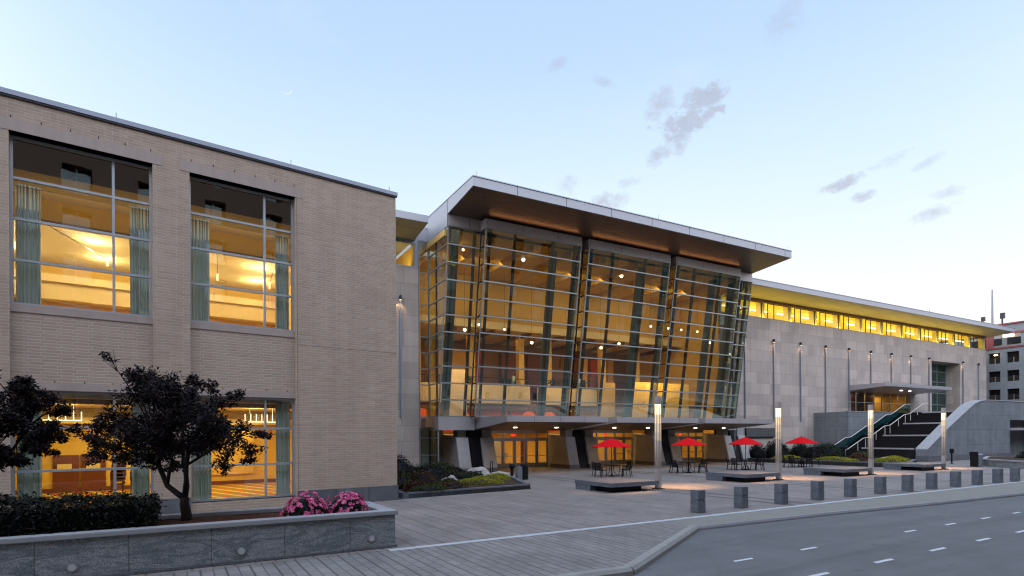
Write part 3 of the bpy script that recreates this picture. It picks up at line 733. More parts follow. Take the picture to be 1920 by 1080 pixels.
# canopies: deep at the glass, thin at the front
def canopy(a, b):
    P = [(-5.12, 4.13), (-5.12, 3.70), (.7, 3.18), (.7, 4.13)]
    c = MB().prism(P, lambda p, t: (t, p[0], p[1]), a, b).build('canopy', 'canopy_metal', hall)
    s = (3.70-3.18)/(5.12+.7)
    z = lambda y: 3.18 + (.7-y)*s
    MB().hexa([(a+.05, -5.05, z(-5.05)-.012), (b-.05, -5.05, z(-5.05)-.012), (b-.05, .65, z(.65)-.012), (a+.05, .65, z(.65)-.012), (a+.05, -5.05, z(-5.05)-.003), (b-.05, -5.05, z(-5.05)-.003), (b-.05, .65, z(.65)-.003), (a+.05, .65, z(.65)-.003)]).build('canopy_soffit', 'canopy_soffit', c)
    m = MB()
    for k in range(1, 4): u = a + (b-a)*k/4; m.box(u-.008, u+.008, -5.125, -5.11, 3.71, 4.12)
    m.build('panel_joint', 'dark_frame', c)
    for t in (.30, .73):
        u = a + (b-a)*t; y = -1.6; zz = z(y)-.02
        MB().lathe([(.15, zz-.03), (.15, zz)], 14, (u, y)).build('downlight', 'lamp_white', c)
        lamp('downlight_lamp', 'SPOT', c, (u, y, zz-.06), 60, (1, .58, .26), .1, (0, 0, 0), spot=125)
CANS = [(-8.93, -.27), (.60, 9.21), (10.02, 18.66)]
for a, b in CANS: canopy(a, b)
MB().box(U0-.05, -9.0, -.12, .7, 3.18, 4.15).box(U0-.06, U0+.3, .7, 1.8, 3.18, 4.15).box(-12.72, U0-.06, 1.65, 1.85, 3.35, 4.15).build('fascia_band', 'canopy_metal', hall)
MB().box(18.7, U1+.05, -.12, .7, 3.18, 4.15).build('fascia_band', 'canopy_metal', hall)
MB().box(-9.0, 18.7, -.02, .66, 3.5, 4.14).build('sill_beam', 'dark_frame', hall)

# battered stone piers in pairs with a dark panel between them
for c in (-8.75, 1.10, 10.70, 20.15):
    for a, b in ((c-1.62, c-.62), (c+.42, c+1.55)):
        lo = [(a, -.45, 0), (b, -.45, 0), (b, 3.1, 0), (a, 3.1, 0)]
        hi = [(a+.0, .25, 2.62), (b-.02, .25, 2.62), (b-.02, 3.1, 2.9), (a+.0, 3.1, 2.9)]
        p = MB().hexa(lo+hi).build('pier', 'pier_stone', hall, bevel=.02)
        MB().box(a+.25, b-.05, .55, 1.4, 2.62, 3.4).build('pier_cap', 'concrete_light', p)
        MB().hexa([(a-.01, -.47, 0), (b+.01, -.47, 0), (b+.01, 2.56, 0), (a-.01, 2.56, 0), (a-.005, -.40, .32), (b+.005, -.40, .32), (b+.005, 2.56, .32), (a-.005, 2.56, .32)]).build('pier_foot', 'granite_base', p)
    MB().hexa([(c-.60, -.25, 0), (c+.40, -.25, 0), (c+.40, 2.4, 0), (c-.60, 2.4, 0), (c-.60, .5, 3.2), (c+.40, .5, 3.2), (c+.40, 2.4, 3.2), (c-.60, 2.4, 3.2)]).build('dark_panel', 'black_panel', hall)
# entrances
for a, b in ((-7.19, -.53), (2.66, 9.07), (12.26, 18.52)):
    y = 2.95; n = 6; dw = (b-a)/n
    m = MB(); m.box(a, b, y-.06, y+.06, 2.42, 2.58).box(a, b, y-.06, y+.06, 2.95, 3.2).box(a, b, y-.05, y+.05, .02, .14)
    for k in range(n+1): u = a + k*dw; m.box(max(a, u-.07), min(b, u+.07), y-.055, y+.055, .14, 2.95)
    for k in range(n): u = a+k*dw; m.box(u+.07, u+.15, y-.04, y+.04, .14, 2.42).box(u+dw-.15, u+dw-.07, y-.04, y+.04, .14, 2.42).box(u+.15, u+dw-.15, y-.04, y+.04, .14, .42).box(u+.15, u+dw-.15, y-.04, y+.04, 2.30, 2.42)
    e = m.build('entrance_doors', 'stainless', hall)
    MB().box(a, b, y-.008, y+.008, .1, 3.0).build('pane', 'clear_glass', e)
    m = MB()
    for k in range(n): u = a+k*dw; m.box(u+.17, u+dw-.17, y-.10, y-.07, 1.0, 1.05)
    m.build('push_bar', 'stainless', e)
    MB().box((a+b)/2-.35, (a+b)/2+.05, y-.11, y-.07, 2.7, 2.88).build('exit_light', 'lamp_red', e)
MB().box(20, 21, 2.9, 3.1, 0, 3.5).build('side_wall', 'concrete', hall); MB().box(-13.1, -10.3, 2.9, 3.1, 0, 4.1).build('side_wall', 'concrete', hall)
# stone link to the left with its small roof and clerestory
MB().box(-27, -12.72, 1.80, 2.4, 0, 15.4).build('stone_wall', 'stone_panel', hall)
MB().prism([(-1.1, 18.33), (-1.1, 17.83), (1.8, 17.46), (9, 17.46), (9, 18.4)], lambda p, t: (t, p[0], p[1]), -27, -13.0).build('side_roof', 'roof_metal', hall)
MB().hexa([(-27, -1.05, 17.80), (-13.05, -1.05, 17.80), (-13.05, 1.8, 17.435), (-27, 1.8, 17.435), (-27, -1.05, 17.815), (-13.05, -1.05, 17.815), (-13.05, 1.8, 17.45), (-27, 1.8, 17.45)]).build('side_soffit', 'soffit_cream', hall)
m = MB().box(-27, -12.8, 1.85, 2.0, 17.2, 17.45).box(-27, -12.8, 1.85, 2.0, 15.4, 15.5).box(-13.0, -12.75, 1.82, 2.0, 15.4, 17.45)
m.build('clerestory_frame', 'coping_metal', hall)
MB().box(-27, -13, 1.92, 1.93, 15.4, 17.3).build('clerestory_pane', 'clear_glass', hall)
MB().box(-27, -12.8, 6.9, 7.0, 15.4, 17.4).box(-14.4, -14.2, 2.5, 2.8, 15.4, 17.4).build('clerestory_wall', 'amber_wall', hall)
lamp('clerestory_lamp', 'AREA', hall, (-15, 3.5, 15.7), 60, (1, .72, .22), 4, (PI*.8, 0, 0), 1)
MB().box(-12.9, -11.95, 1.9, 3., 17.42, 18.6).build('roof_return', 'roof_metal', hall)

# ---- inside the hall
UL, UR = -12.6, 19.7
MB().box(UL, UR, 3.1, 16.5, .004, .02).build('hall_floor', 'hall_floor', hall)
MB().box(UL, UR, 16.3, 16.6, 0, 17.4).build('back_wall', 'amber_wall', hall)
MB().box(UL-.2, UL, 2.4, 16.6, 0, 17.4).build('end_wall', 'amber_wall', hall); MB().box(UR, UR+.2, 1.9, 16.6, 0, 17.4).build('end_wall', 'amber_wall', hall)
MB().box(UL, UR, .7, 2.4, 3.4, 4.1).build('lobby_ceiling', 'brown_wall', hall)
# second floor gallery
gal = MB().box(UL, UR, 5.2, 16.3, 5.35, 5.85).build('gallery_floor', 'brown_wall', hall)
for a, b in ((-12.5, -9.2), (-7.4, -1.1), (-.2, 6.4)):
    p = MB().box(a, b, 4.9, 5.2, 5.55, 7.15).box(a, b, 4.86, 4.9, 5.55, 5.66).build('parapet', 'cream_wall', gal)
    MB().box(a, b, 4.98, 5.06, 7.15, 7.22).box(a, b, 5.0, 5.04, 7.75, 7.82).build('gallery_rail', 'dark_frame', p)
    q = MB()
    for k in range(int((b-a)/1.3)+1): q.box(a+.1+k*1.3, a+.14+k*1.3, 5.0, 5.04, 7.15, 7.8)
    q.build('rail_post', 'dark_frame', p)
MB().box(-9.1, -7.5, 4.6, 5.6, 4.15, 8.3).build('stair_side', 'cream_wall', gal)
MB().box(8.8, 17.0, 3.4, 3.6, 4.1, 7.9).box(6.6, 8.2, 4.4, 4.7, 4.1, 7.8).build('tall_panel', 'amber_wall', gal)
lamp('panel_lamp', 'AREA', hall, (12.9, 2.0, 8.4), 150, (1, .66, .14), 7, (R(40), 0, 0), .3)
MB().box(UL, UR, 15.2, 15.4, 5.85, 12.6).build('gallery_wall', 'brown_wall', hall)
for (a, b, mt) in ((-6.0, -3.0, 'amber_wall'), (-11.5, -9.5, 'red_wall'), (-2.6, -1.2, 'red_wall'), (1.2, 3.2, 'maroon'), (4.5, 6.0, 'maroon'), (11.6, 12.5, 'amber_wall'), (13.0, 14.6, 'red_wall'), (15.5, 16.3, 'amber_wall')):
    MB().box(a, b, 14.6, 15.18, 5.86, 11.6).build('wall_panel', mt, hall)
MB().box(-4.6, -2.2, 14.3, 14.58, 6.0, 8.6).build('doorway', 'black_panel', hall)
for u in (-10.2, -4.9, .4, 3.6, 10.4, 15.1): MB().box(u-.3, u+.3, 9.0, 9.6, 5.86, 12.6).build('gallery_post', 'amber_wall', hall)
for a, b, h, mt in ((-12.0, -10.2, 2.3, 'black_panel'), (-8.9, -6.4, 2.6, 'maroon'), (-.6, .9, 2.4, 'black_panel'), (6.4, 8.6, 2.7, 'black_panel'), (9.2, 11.0, 3.2, 'maroon')):
    MB().box(a, b, 9.8, 10.2, 5.86, 5.86+h).build('cabinet', mt, hall)
for u in (-6.6, -3.0, 2.2, 5.2):
    p = MB().lathe([(.26, 5.86), (.34, 6.5), (.30, 6.52)], 12, (u, 6.3)).build('plant_pot', 'black_panel', hall)
    o = leaves([in_ellipsoid((u, 6.3, 7.35), (.55, .55, .8)) for _ in range(260)], .22, 'plant_leaves', 'shrub_leaf', p)
for u in (-5.4, -4.3, 1.0, 4.0): MB().box(u-.22, u+.22, 7.2, 7.6, 6.28, 6.36).box(u-.22, u+.22, 7.58, 7.64, 6.36, 6.85).box(u-.05, u+.05, 7.35, 7.45, 5.86, 6.28).build('gallery_chair', 'black_panel', hall)
# upper structure: beams and high wall
ub = MB().box(UL, UR, 7.4, 16.3, 12.55, 12.75).box(UL, UR, 7.0, 7.4, 12.45, 13.1)
ub.build('upper_floor', 'cream_wall', hall)
m = MB()
for k in range(9): u = UL+1.6+k*3.8; m.box(u-.12, u+.12, 7.4, 15.0, 12.2, 12.55)
m.build('ceiling_beam', 'brown_wall', hall)
MB().box(UL, UR, 8.3, 8.5, 12.76, 17.4).build('high_wall', 'wood_slats', hall)
m = MB()
for k in range(10): u = UL+.8+k*3.5; m.box(u-.2, u+.2, -1.6, 8.2, 16.95, 17.40)
m.build('roof_beam', 'wood_slats', hall)
MB().box(UL+.8, UR-.1, -1.8, 8.3, 17.405, 17.412).build('hall_ceiling', 'amber_wall', hall)
# leaning round columns just behind the glass
for u in (-10.9, -2.35, 6.75, 15.75, 18.4):
    MB().tube([gp(u, ZB-.1, 1.2), gp(u, ZT-.1, 1.15)], .34, 18, False).build('column', 'column_grey', hall, smooth=True)
# red lobby walls under the gallery, reception counters, posters
MB().box(UL, UR, 12.0, 12.2, .02, 5.35).build('lobby_wall', 'amber_wall', hall)
MB().box(-7.5, -.2, 10.8, 11.0, 3.2, 5.3).box(.2, 6.4, 10.8, 11.0, 3.2, 5.3).box(-12.4, -9.5, 8.8, 9.0, 3.2, 5.3).build('lobby_band', 'red_wall', hall)
for a, b in ((-5.6, -1.4), (4.4, 8.4), (13.2, 17.6)):
    MB().box(a, b, 8.6, 9.3, .02, 1.1).box(a-.05, b+.05, 8.5, 9.35, 1.1, 1.16).build('counter', 'wood_slats', hall)
for u, mt in ((-3.9, 'cream_wall'), (-1.2, 'maroon'), (6.9, 'maroon'), (8.2, 'cream_wall'), (15.4, 'maroon')): MB().box(u-.3, u+.3, 5.9, 6.0, .02, 2.5).build('banner_panel', mt, hall)
# light of the hall
for (u, y, z, p, sx, sy) in ((-7, 3.0, 17.2, 400, 7, 3), (3.5, 3.0, 17.2, 400, 7, 3), (13.5, 3.0, 17.2, 500, 7, 3)):
    lamp('hall_lamp', 'AREA', hall, (u, y, z), p, (1, .70, .28), sx, (R(35), 0, 0), sy)
for u in (-8, 1.5, 11): lamp('gallery_lamp', 'AREA', hall, (u, 11.0, 12.1), 110, (1, .50, .17), 6, (0, 0, 0), 4)
for u in (-8, 1.5, 11): lamp('parapet_lamp', 'AREA', hall, (u, 2.2, 9.5), 230, (1, .57, .22), 6, (R(50), 0, 0), .5)
for u in (-8.5, 1., 11): lamp('lobby_lamp', 'AREA', hall, (u, 7.5, 5.2), 330, (1, .62, .24), 6, (0, 0, 0), 5)
# ---- lamps hanging in the hall: things of their own
PN = [(-9.6, 16.9, .5, .10), (-4.3, 16.9, .5, .15), (5.8, 16.9, .5, .15), (-.84, 11.13, 5, .14), (.87, 11.77, 5, .14), (-3.63, 12.08, 5, .10), (-7.45, 11.73, 5, .14), (-6.12, 12.3, 5, .12), (9.5, 12.8, .8, .10), (11.7, 12.8, .8, .10), (13.35, 12.8, .8, .10), (15.5, 12.8, .8, .10), (17.15, 12.8, .8, .10), (6.99, 11.22, 5, .14), (9.22, 11.77, 5, .14), (17.2, 11.85, .8, .12), (18.9, 11.4, .8, .10)]
WH = ['at the top of the leftmost glass bay', 'high in the first wide glass bay', 'high in the second wide glass bay', 'low of the close pair in the first wide bay', 'upper right of the close pair in the first wide bay', 'slim one at the left side of the first wide bay', 'bright orange one in the leftmost narrow bay', 'upper one beside the first frame line', 'at the right end of the second wide bay', 'between the second and third wide bays', 'first of the high row in the third wide bay', 'middle of the high row in the third wide bay', 'last of the high row in the third wide bay', 'low left one in the second wide bay', 'larger low one in the second wide bay', 'below the high row in the third wide bay', 'near the dark column of the third wide bay']
for i, (u, z, y, r) in enumerate(PN):
    t = thing('pendant_lamp', 'warm globe pendant lamp ' + WH[i], 'lamp', M.w(u, y, z), M.a, 'pendant lamps in the glass hall')
    MB().lathe([(.001, -r), (r*.7, -r*.7), (r, 0), (r*.7, r*.7), (.001, r)], 12).build('globe', 'lamp_warm', t, smooth=True)
    top = 17.0 - z if z > 12.2 or y < 7 else 12.4 - z
    MB().tube([(0, 0, r), (0, 0, top)], .012, 5).build('cord', 'dark_frame', t)
for i, (u, y, z) in enumerate(((-11.9, 6.2, 4.72), (-6.9, 6.8, 4.68), (-.25, 6.6, 4.72), (2.0, 6.6, 4.70))):
    t = thing('dome_lamp', 'orange dome lamp under the gallery, ' + ['behind the narrow left corner pane', 'in the first wide glass bay', 'behind the recess after the first wide bay', 'in the second wide glass bay'][i], 'lamp', M.w(u, y, z), M.a, 'orange dome lamps')
    MB().lathe([(.62, -.30), (.60, -.10), (.46, .12), (.22, .26), (.03, .30)], 18).build('lamp_shade', 'lamp_orange', t, smooth=True)
    MB().tube([(0, 0, .3), (0, 0, .62)], .02, 6).build('cord', 'dark_frame', t)

# ================================================================== stone hall to the right
stone = thing('stone_hall', 'long pale stone hall with a lit yellow strip of windows under its flat roof', 'building', M.w(48, 1.8, 0), M.a)
SO = (48, 1.8, 0)
def sb(m, name, mt, parent=stone, **k): return m.build(name, mt, parent, off=SO, **k)
ENT = (42.7, 56.2, 5.2, 7.95); BIG = (61.7, 69.6, 5.2, 12.82)
sb(MB().wall(19.95, 77.66, 0, 15.4, 1.8, 2.5, [ENT, BIG]), 'wall', 'stone_panel')
sb(MB().box(77.0, 77.66, 2.5, 24, 0, 15.4).box(19.95, 77.0, 23.5, 24, 0, 15.4), 'wall', 'stone_panel')
rp = [(-1.1, 18.28), (-1.1, 17.74), (1.85, 17.40), (26, 17.40), (26, 18.5)]
r2 = sb(MB().prism(rp, lambda p, t: (t, p[0], p[1]), 20.0, 79.2), 'roof', 'roof_metal')
sb(MB().hexa([(20.02, -1.0, 17.715), (79.1, -1.0, 17.715), (79.1, 1.86, 17.385), (20.02, 1.86, 17.385), (20.02, -1.0, 17.728), (79.1, -1.0, 17.728), (79.1, 1.86, 17.398), (20.02, 1.86, 17.398)]), 'soffit', 'soffit_cream', r2)
sb(MB().box(20, 79.2, -1.14, -1.0, 18.28, 18.34), 'edge_trim', 'coping_metal', r2)
sb(MB().prism([(-.42, 0), (.42, 0), (0, .85)], lambda p, t: (45.8+p[0], t, 18.3+p[1]), 2.0, 2.6), 'roof_vent', 'dark_frame', r2)
sb(MB().box(20, 77.6, 1.82, 2.1, 17.10, 17.40), 'eaves_beam', 'brown_wall')
# clerestory: one window per column bay, a yellow column behind each end
win = MB().box(0, 3.72, 1.98, 2.04, 15.42, 15.47).box(0, 3.72, 1.98, 2.04, 17.03, 17.08)
for u in (0, 1.05, 3.66): win.box(u, u+.06, 1.97, 2.05, 15.47, 17.03)
first = win.build('clerestory_window', 'dark_frame', stone, off=(0, 1.8, 0)); MB().box(0, 3.72, 2.0, 2.012, 15.42, 17.08).build('pane', 'clear_glass', first, off=(0, 1.8, 0))
ks = [26.0 + 4.67*k for k in range(-1, 11)]
for i, u in enumerate(ks):
    o = first if i == 0 else copy_tree(first, stone)
    o.location = (u + 1.55 - 48, 0, 0)
c0 = MB().box(-.36, .36, 2.35, 2.9, 15.4, 17.4).build('clerestory_column', 'yellow_column', stone, off=(0, 1.8, 0))
for i, u in enumerate(ks + [82-4.9]):
    o = c0 if i == 0 else c0.copy()
    if o is not c0: COL.objects.link(o)
    o.location = (u+1.15-48, 0, 0)
sb(MB().box(20, 77, 9.0, 9.2, 15.4, 17.4), 'clerestory_wall', 'yellow_wall')
sb(MB().box(20, 77, 2.5, 9.0, 15.3, 15.38), 'clerestory_floor', 'yellow_wall'); sb(MB().box(20, 77, 2.2, 9.0, 17.36, 17.39), 'clerestory_ceiling', 'yellow_wall')
tb = MB().box(0, 2.9, 4.5, 4.72, 16.92, 17.06).build('clerestory_light', 'lamp_tube', stone, off=(0, 1.8, 0))
for i, u in enumerate(ks):
    o = tb if i == 0 else tb.copy()
    if o is not tb: COL.objects.link(o)
    o.location = (u+2.1-48, 0, 0)
for k in range(4):
    lamp('clerestory_lamp', 'AREA', stone, (27 + 14*k - 48, 3.9, 16.9), 330, (1, .86, .26), 13, (0, 0, 0), 3)
    lamp('column_lamp', 'AREA', stone, (27 + 14*k - 48, .36, 15.5), 70, (1, .80, .20), 13.6, (R(150), 0, 0), .08)
    lamp('sill_lamp', 'AREA', stone, (27 + 14*k - 48, .02, 15.56), 50, (1, .74, .08), 13.6, (R(-160), 0, 0), .10)
# entrance behind the terrace
sb(MB().box(42.7, 56.2, 4.6, 4.8, 5.2, 8.0).box(42.5, 42.7, 2.5, 4.8, 5.2, 8).box(56.2, 56.4, 2.5, 4.8, 5.2, 8), 'entrance_wall', 'amber_wall')
sb(MB().box(42.7, 56.2, 2.5, 4.8, 7.95, 8.1), 'entrance_ceiling', 'canopy_soffit')
m = MB()
for k in range(8): u = 42.7+.05+k*1.91; m.box(u-.06, u+.06, 2.3, 2.4, 5.2, 7.95)
e = sb(m, 'entrance_frame', 'stainless'); sb(MB().box(42.7, 56.2, 2.34, 2.35, 5.2, 7.95), 'pane', 'clear_glass', e)
sb(MB().box(44.9, 47.2, 3.6, 4.5, 5.2, 7.9).box(49.0, 51.0, 3.6, 4.5, 5.2, 7.9), 'vestibule', 'maroon')
lamp('entrance_lamp', 'AREA', stone, (44.5-48, 1.9, 7.8), 45, (1, .60, .15), 3, (0, 0, 0), 1); lamp('entrance_lamp', 'AREA', stone, (52.5-48, 1.9, 7.8), 60, (1, .60, .15), 4, (0, 0, 0), 1)
CP = [(-2.5, 8.66), (-2.5, 8.26), (1.8, 7.98), (1.8, 8.66)]
cp = sb(MB().prism(CP, lambda p, t: (t, p[0], p[1]), 42.2, 57.4), 'entrance_canopy', 'canopy_metal')
for u in (49.6, 51.6):
    sb(MB().lathe([(.14, 8.08), (.14, 8.16)], 12, (u, -.4)), 'downlight', 'lamp_white', cp); lamp('downlight_lamp', 'SPOT', cp, (u-48, -2.2, 8.02), 45, (1, .6, .2), .1, (0, 0, 0), spot=130)
# tall window
m = MB()
for z in (5.25, 6.9, 8.6, 10.2, 11.7, 12.76): m.box(61.7, 69.6, 3.55, 3.65, z-.05, z+.05)
for u in (61.75, 63.6, 65.4, 67.0, 69.55): m.box(u-.05, u+.05, 3.53, 3.66, 5.2, 12.8)
e = sb(m, 'tall_window', 'bar_metal'); sb(MB().box(61.7, 69.6, 3.6, 3.61, 5.2, 12.8), 'pane', 'teal_glass', e)
sb(MB().box(69.6, 70.0, 2.5, 3.7, 5.2, 12.9).box(61.3, 61.7, 2.5, 3.7, 5.2, 12.9).box(61.3, 70, 2.5, 3.7, 12.83, 13.2), 'window_reveal', 'stone_panel')
sb(MB().box(61, 71, 8.0, 8.2, 5, 13).box(65.6, 67.6, 5.0, 5.6, 5.2, 13), 'window_room', 'amber_wall')
lamp('window_lamp', 'AREA', stone, (67.3-48, 2.6, 11), 60, (1, .66, .14), 3, (R(70), 0, 0), 2)
# ---- wall sconces on tall fins
def sconce(u, z1, z0, i, lab, lit=True):
    t = thing('wall_lamp', lab, 'wall lamp', M.w(u, 1.78, z1), M.a, 'tall fin lamps on the stone wall')
    MB().box(-.045, .045, -.16, -.02, z0-z1, -.18).build('fin', 'coping_metal', t)
    MB().box(-.07, .07, -.24, -.01, -.16, .16).build('lamp_head', 'dark_frame', t)
    if lit:
        MB().box(-.06, .06, -.22, -.03, -.19, -.162).build('bulb', 'lamp_sconce', t)
        for sx in (-.13, .13): lamp('sconce_lamp', 'SPOT', t, (sx, -.22, -.22), 46, (1, .58, .26), .05, (R(16), 0, 0), spot=75, blend=1)
    return t
for k in range(11):
    u = 23.46 + 4.67*k if k != 9 else 70.26
    if k == 10: u = 74.94
    lab = '%s fin lamp from the glass hall along the stone wall' % ORD[k] if k < 9 else ('fin lamp just right of the tall teal window' if k == 9 else 'last unlit fin lamp near the end of the stone wall')
    sconce(u, 13.0, 4.15 if k < 5 else (8.75 if k < 8 else 5.2), k, lab, k != 10)
sconce(-14.17, 13.0, 4.17, 0, 'fin lamp on the narrow stone strip between brick building and glass hall')
# sign plaque on the stone wall
t = thing('wall_plaque', 'dark rectangular plaque on the stone wall above the third red umbrella', 'sign', M.w(25.8, 1.78, 2.9), M.a)
MB().box(-2.33, 2.33, -.16, -.01, -.5, .52).build('plaque_frame', 'dark_frame', t); MB().box(-2.25, 2.2, -.175, -.162, -.40, .5).build('plaque_face', 'sign_face', t)

# ================================================================== terrace, stair and cheek wall
ter = thing('terrace', 'grey concrete terrace with glass railing in front of the stone hall entrance', 'terrace', M.w(50, -2, 0), M.a)
def tb_(m, name, mt, parent=ter, off=(50, -2, 0), **k): return m.build(name, mt, parent, off=off, **k)
tb_(MB().slab([(35.3, -2.2), (35.3, 1.79), (77, 1.79), (77, -9.4), (46.4, -9.4), (46.4, -2.2)], .0, 5.2), 'terrace_wall', 'board_concrete')
tb_(MB().box(35.25, 46.4, -2.25, -1.9, 5.2, 5.28), 'terrace_coping', 'concrete_light')
tb_(MB().box(39.2, 41.4, -2.22, -2.19, 2.5, 3.9), 'vent_grille', 'column_grey')
tb_(MB().box(35.4, 46.6, -2.06, -2.03, 5.28, 6.25), 'railing_glass', 'clear_glass'); tb_(MB().box(35.4, 46.6, -2.08, -2.01, 6.25, 6.31), 'handrail', 'stainless')
stair = thing('staircase', 'wide dark outdoor staircase with pale landing edges climbing to the terrace', 'staircase', M.w(31, -9.6, 0), M.a)
so_ = (31, -9.6, 0)
prof = [(31.0, 0)]; nos = []; u, z = 31.0, 0.
for fl in range(4):
    for k in range(8):
        z += 1.3/8; prof.append((u, z)); u += (3.0 if fl < 3 else 3.0)/8; prof.append((u, z))
    nos.append((u, z))
    if fl < 3: u += 1.; prof.append((u, z))
prof += [(u+.4, z), (u+.4, -.1), (31.0, -.1)]
pl2 = []
for p in prof:
    if not pl2 or pl2[-1] != p: pl2.append(p)
MB().prism(pl2, lambda p, t: (p[0], t, p[1]), -9.6, -2.3).build('steps', 'dark_step', stair, off=so_)
m = MB(); u, z = 31.0, 0.
for fl in range(4):
    for k in range(8):
        z += 1.3/8
        if k == 7: m.box(u-.03, u+.14, -9.6, -4.6, z-.13, z+.012)
        u += 3./8
    u += 1.
m.build('nosing', 'step_nosing', stair, off=so_)
# rails follow flights and landings
RZ = [(31.4, .25), (34.2, 1.35), (35.3, 1.45), (38.2, 2.65), (39.3, 2.75), (42.2, 3.95), (43.3, 4.05), (46.2, 5.25), (47.4, 5.3)]
def rail(b, h, glassy):
    m = MB().tube([(u, b, z+h) for u, z in RZ], .045, 8)
    m.tube([(RZ[0][0], b, RZ[0][1]+h), (RZ[0][0]-.35, b, RZ[0][1]+h-.02), (RZ[0][0]-.35, b, RZ[0][1]-.1)], .04, 8)
    r = m.build('handrail', 'pole_metal', stair, off=so_)
    if glassy:
        q = MB()
        for (a, za), (c, zc) in zip(RZ, RZ[1:]): q.hexa([(a, b-.01, za), (c, b-.01, zc), (c, b+.01, zc), (a, b+.01, za), (a, b-.01, za+h-.05), (c, b-.01, zc+h-.05), (c, b+.01, zc+h-.05), (a, b+.01, za+h-.05)])
        q.build('rail_glass', 'teal_glass', r, off=so_)
    else:
        for k, (u, z) in enumerate([(33.2, .95), (34.6, 1.3), (36.6, 2.0), (38.3, 2.6), (39.3, 2.7), (41., 3.35), (42.4, 3.9), (43.5, 4.0), (45, 4.65), (46.6, 5.2)]):
            MB().tube([(u, b, z-.15), (u, b, z+h)], .042, 8).build('rail_post', 'pole_metal', r, off=so_)
rail(-4.45, .92, False); rail(-2.5, .95, True)
cheek = thing('stair_wall', 'curved sloping grey concrete wall with pale coping beside the dark staircase', 'wall', M.w(40, -10.5, 0), M.a)
co = (40, -10.5, 0)
CPF = [(33.9, 1.15), (38.2, 3.36), (40.3, 4.35), (42.2, 5.25), (43.4, 5.75), (44.6, 6.05), (45.8, 6.18), (47.5, 6.22), (68, 6.22)]
MB().prism([(33.9, -.1)] + CPF + [(68, -.1), (58.5, -.1), (58.5, 4.2), (51.5, 4.2), (51.5, -.1)], lambda p, t: (p[0], t, p[1]), -10.6, -9.62).build('wall', 'board_concrete', cheek, off=co)
m = MB()
for (a, za), (c, zc) in zip(CPF, CPF[1:]): m.hexa([(a, -10.66, za), (c, -10.66, zc), (c, -9.56, zc), (a, -9.56, za), (a, -10.66, za+.09), (c, -10.66, zc+.09), (c, -9.56, zc+.09), (a, -9.56, za+.09)])
m.build('coping', 'concrete_light', cheek, off=co)
MB().box(33.86, 51.4, -10.64, -10.601, 0, .55).box(33.86, 33.899, -10.64, -9.6, 0, .55).build('plinth', 'granite_base', cheek, off=co)
MB().box(33.84, 33.858, -10.45, -9.9, .15, .5).build('grille', 'column_grey', cheek, off=co)
MB().box(51.5, 58.5, -8.4, -8.3, 0, 4.2).box(51.3, 51.5, -9.62, -8.3, 0, 4.2).box(58.5, 58.7, -9.62, -8.3, 0, 4.2).box(51.4, 58.6, -9.62, -8.3, 4.2, 4.35).build('doorway_wall', 'amber_wall', cheek, off=co)
m = MB()
for u in (51.6, 53.2, 54.8, 56.4, 58.4): m.box(u-.06, u+.06, -9.2, -9.1, 0, 3.0)
m.box(51.5, 58.5, -9.2, -9.1, 2.2, 2.32).build('door_frame', 'column_grey', cheek, off=co)
MB().box(51.5, 58.5, -9.16, -9.15, 0, 3.0).build('door_glass', 'dark_glass', cheek, off=co)
MB().prism([(-11.6, 3.3), (-11.6, 3.05), (-9.3, 3.0), (-9.3, 3.3)], lambda p, t: (t, p[0], p[1]), 51.55, 58.45).build('door_canopy', 'canopy_metal', cheek, off=co)
lamp('doorway_lamp', 'POINT', cheek, (52.2-40, -8.8+10.5, 2.7), 14, (1, .68, .15), .1)

# ================================================================== far grey building at the right edge
far = thing('office_building', 'grey concrete building with dark windows and red trimmed top storey at the right edge', 'building', M.w(84, 4, 0), M.a)
def fx(p): return (84 + p[1], p[0], p[2])     # wall built along b, facing the plaza (-u)
hl = []; cols = [(2.45 - 2.38*k, 4.0 - 2.38*k) for k in range(-1, 14)]; rows = [(13.75, 15.45), (10.85, 12.55), (7.95, 9.65), (5.05, 6.75), (2.1, 3.8)]
for a, b in cols:
    for c, d in rows: hl.append((a, b, c, d))
m = MB().wall(-32, 9, 0, 16.0, 0, .6, hl); m.v = [fx(p) for p in m.v]; m.f = [f[::-1] for f in m.f]
fo = (84, 4, 0)
m.build('wall', 'far_concrete', far, off=fo)
MB().box(84.6, 100, -32, 9, 0, 16).build('core', 'black_panel', far, off=fo)
wb = MB().box(.30, .36, .02, 1.53, 0, .85).build('window', 'dark_glass', far); MB().box(.27, .30, .70, .82, 0, .88).build('window_bar', 'bar_metal', wb)
MB().box(.42, .48, 0.01, 1.54, .85, 1.69).build('blind', 'black_panel', wb)
f0 = True
for a, b in cols:
    for c, d in rows:
        o = wb if f0 else copy_tree(wb, far); f0 = False
        o.location = (0, a-4, c)
MB().box(83.9, 101, -32.1, 9.1, 16.05, 16.30).build('red_band', 'red_trim', far, off=fo)
MB().box(84.1, 100.5, -32, 9, 16.30, 19.75).build('top_storey', 'far_concrete', far, off=fo)
m = MB().box(83.88, 101.2, -32.2, 9.2, 19.75, 19.98).box(83.95, 84.1, -32, 2.0, 18.25, 18.55)
m.box(84.0, 84.1, 3.3, 4.6, 16.30, 18.25)
m.build('red_band', 'red_trim', far, off=fo)
wt = MB().box(.06, .1, 0, 1.7, 0, 1.6).build('top_window', 'dark_glass', far)
for i, (a, b) in enumerate(cols):
    o = wt if i == 0 else wt.copy()
    if o is not wt: COL.objects.link(o)
    o.location = (0, a-.25-4+.05, 16.6)
MB().box(83.4, 83.9, .6, 1.9, 17.75, 18.15).build('lit_lamp', 'lamp_tube', far, off=fo)
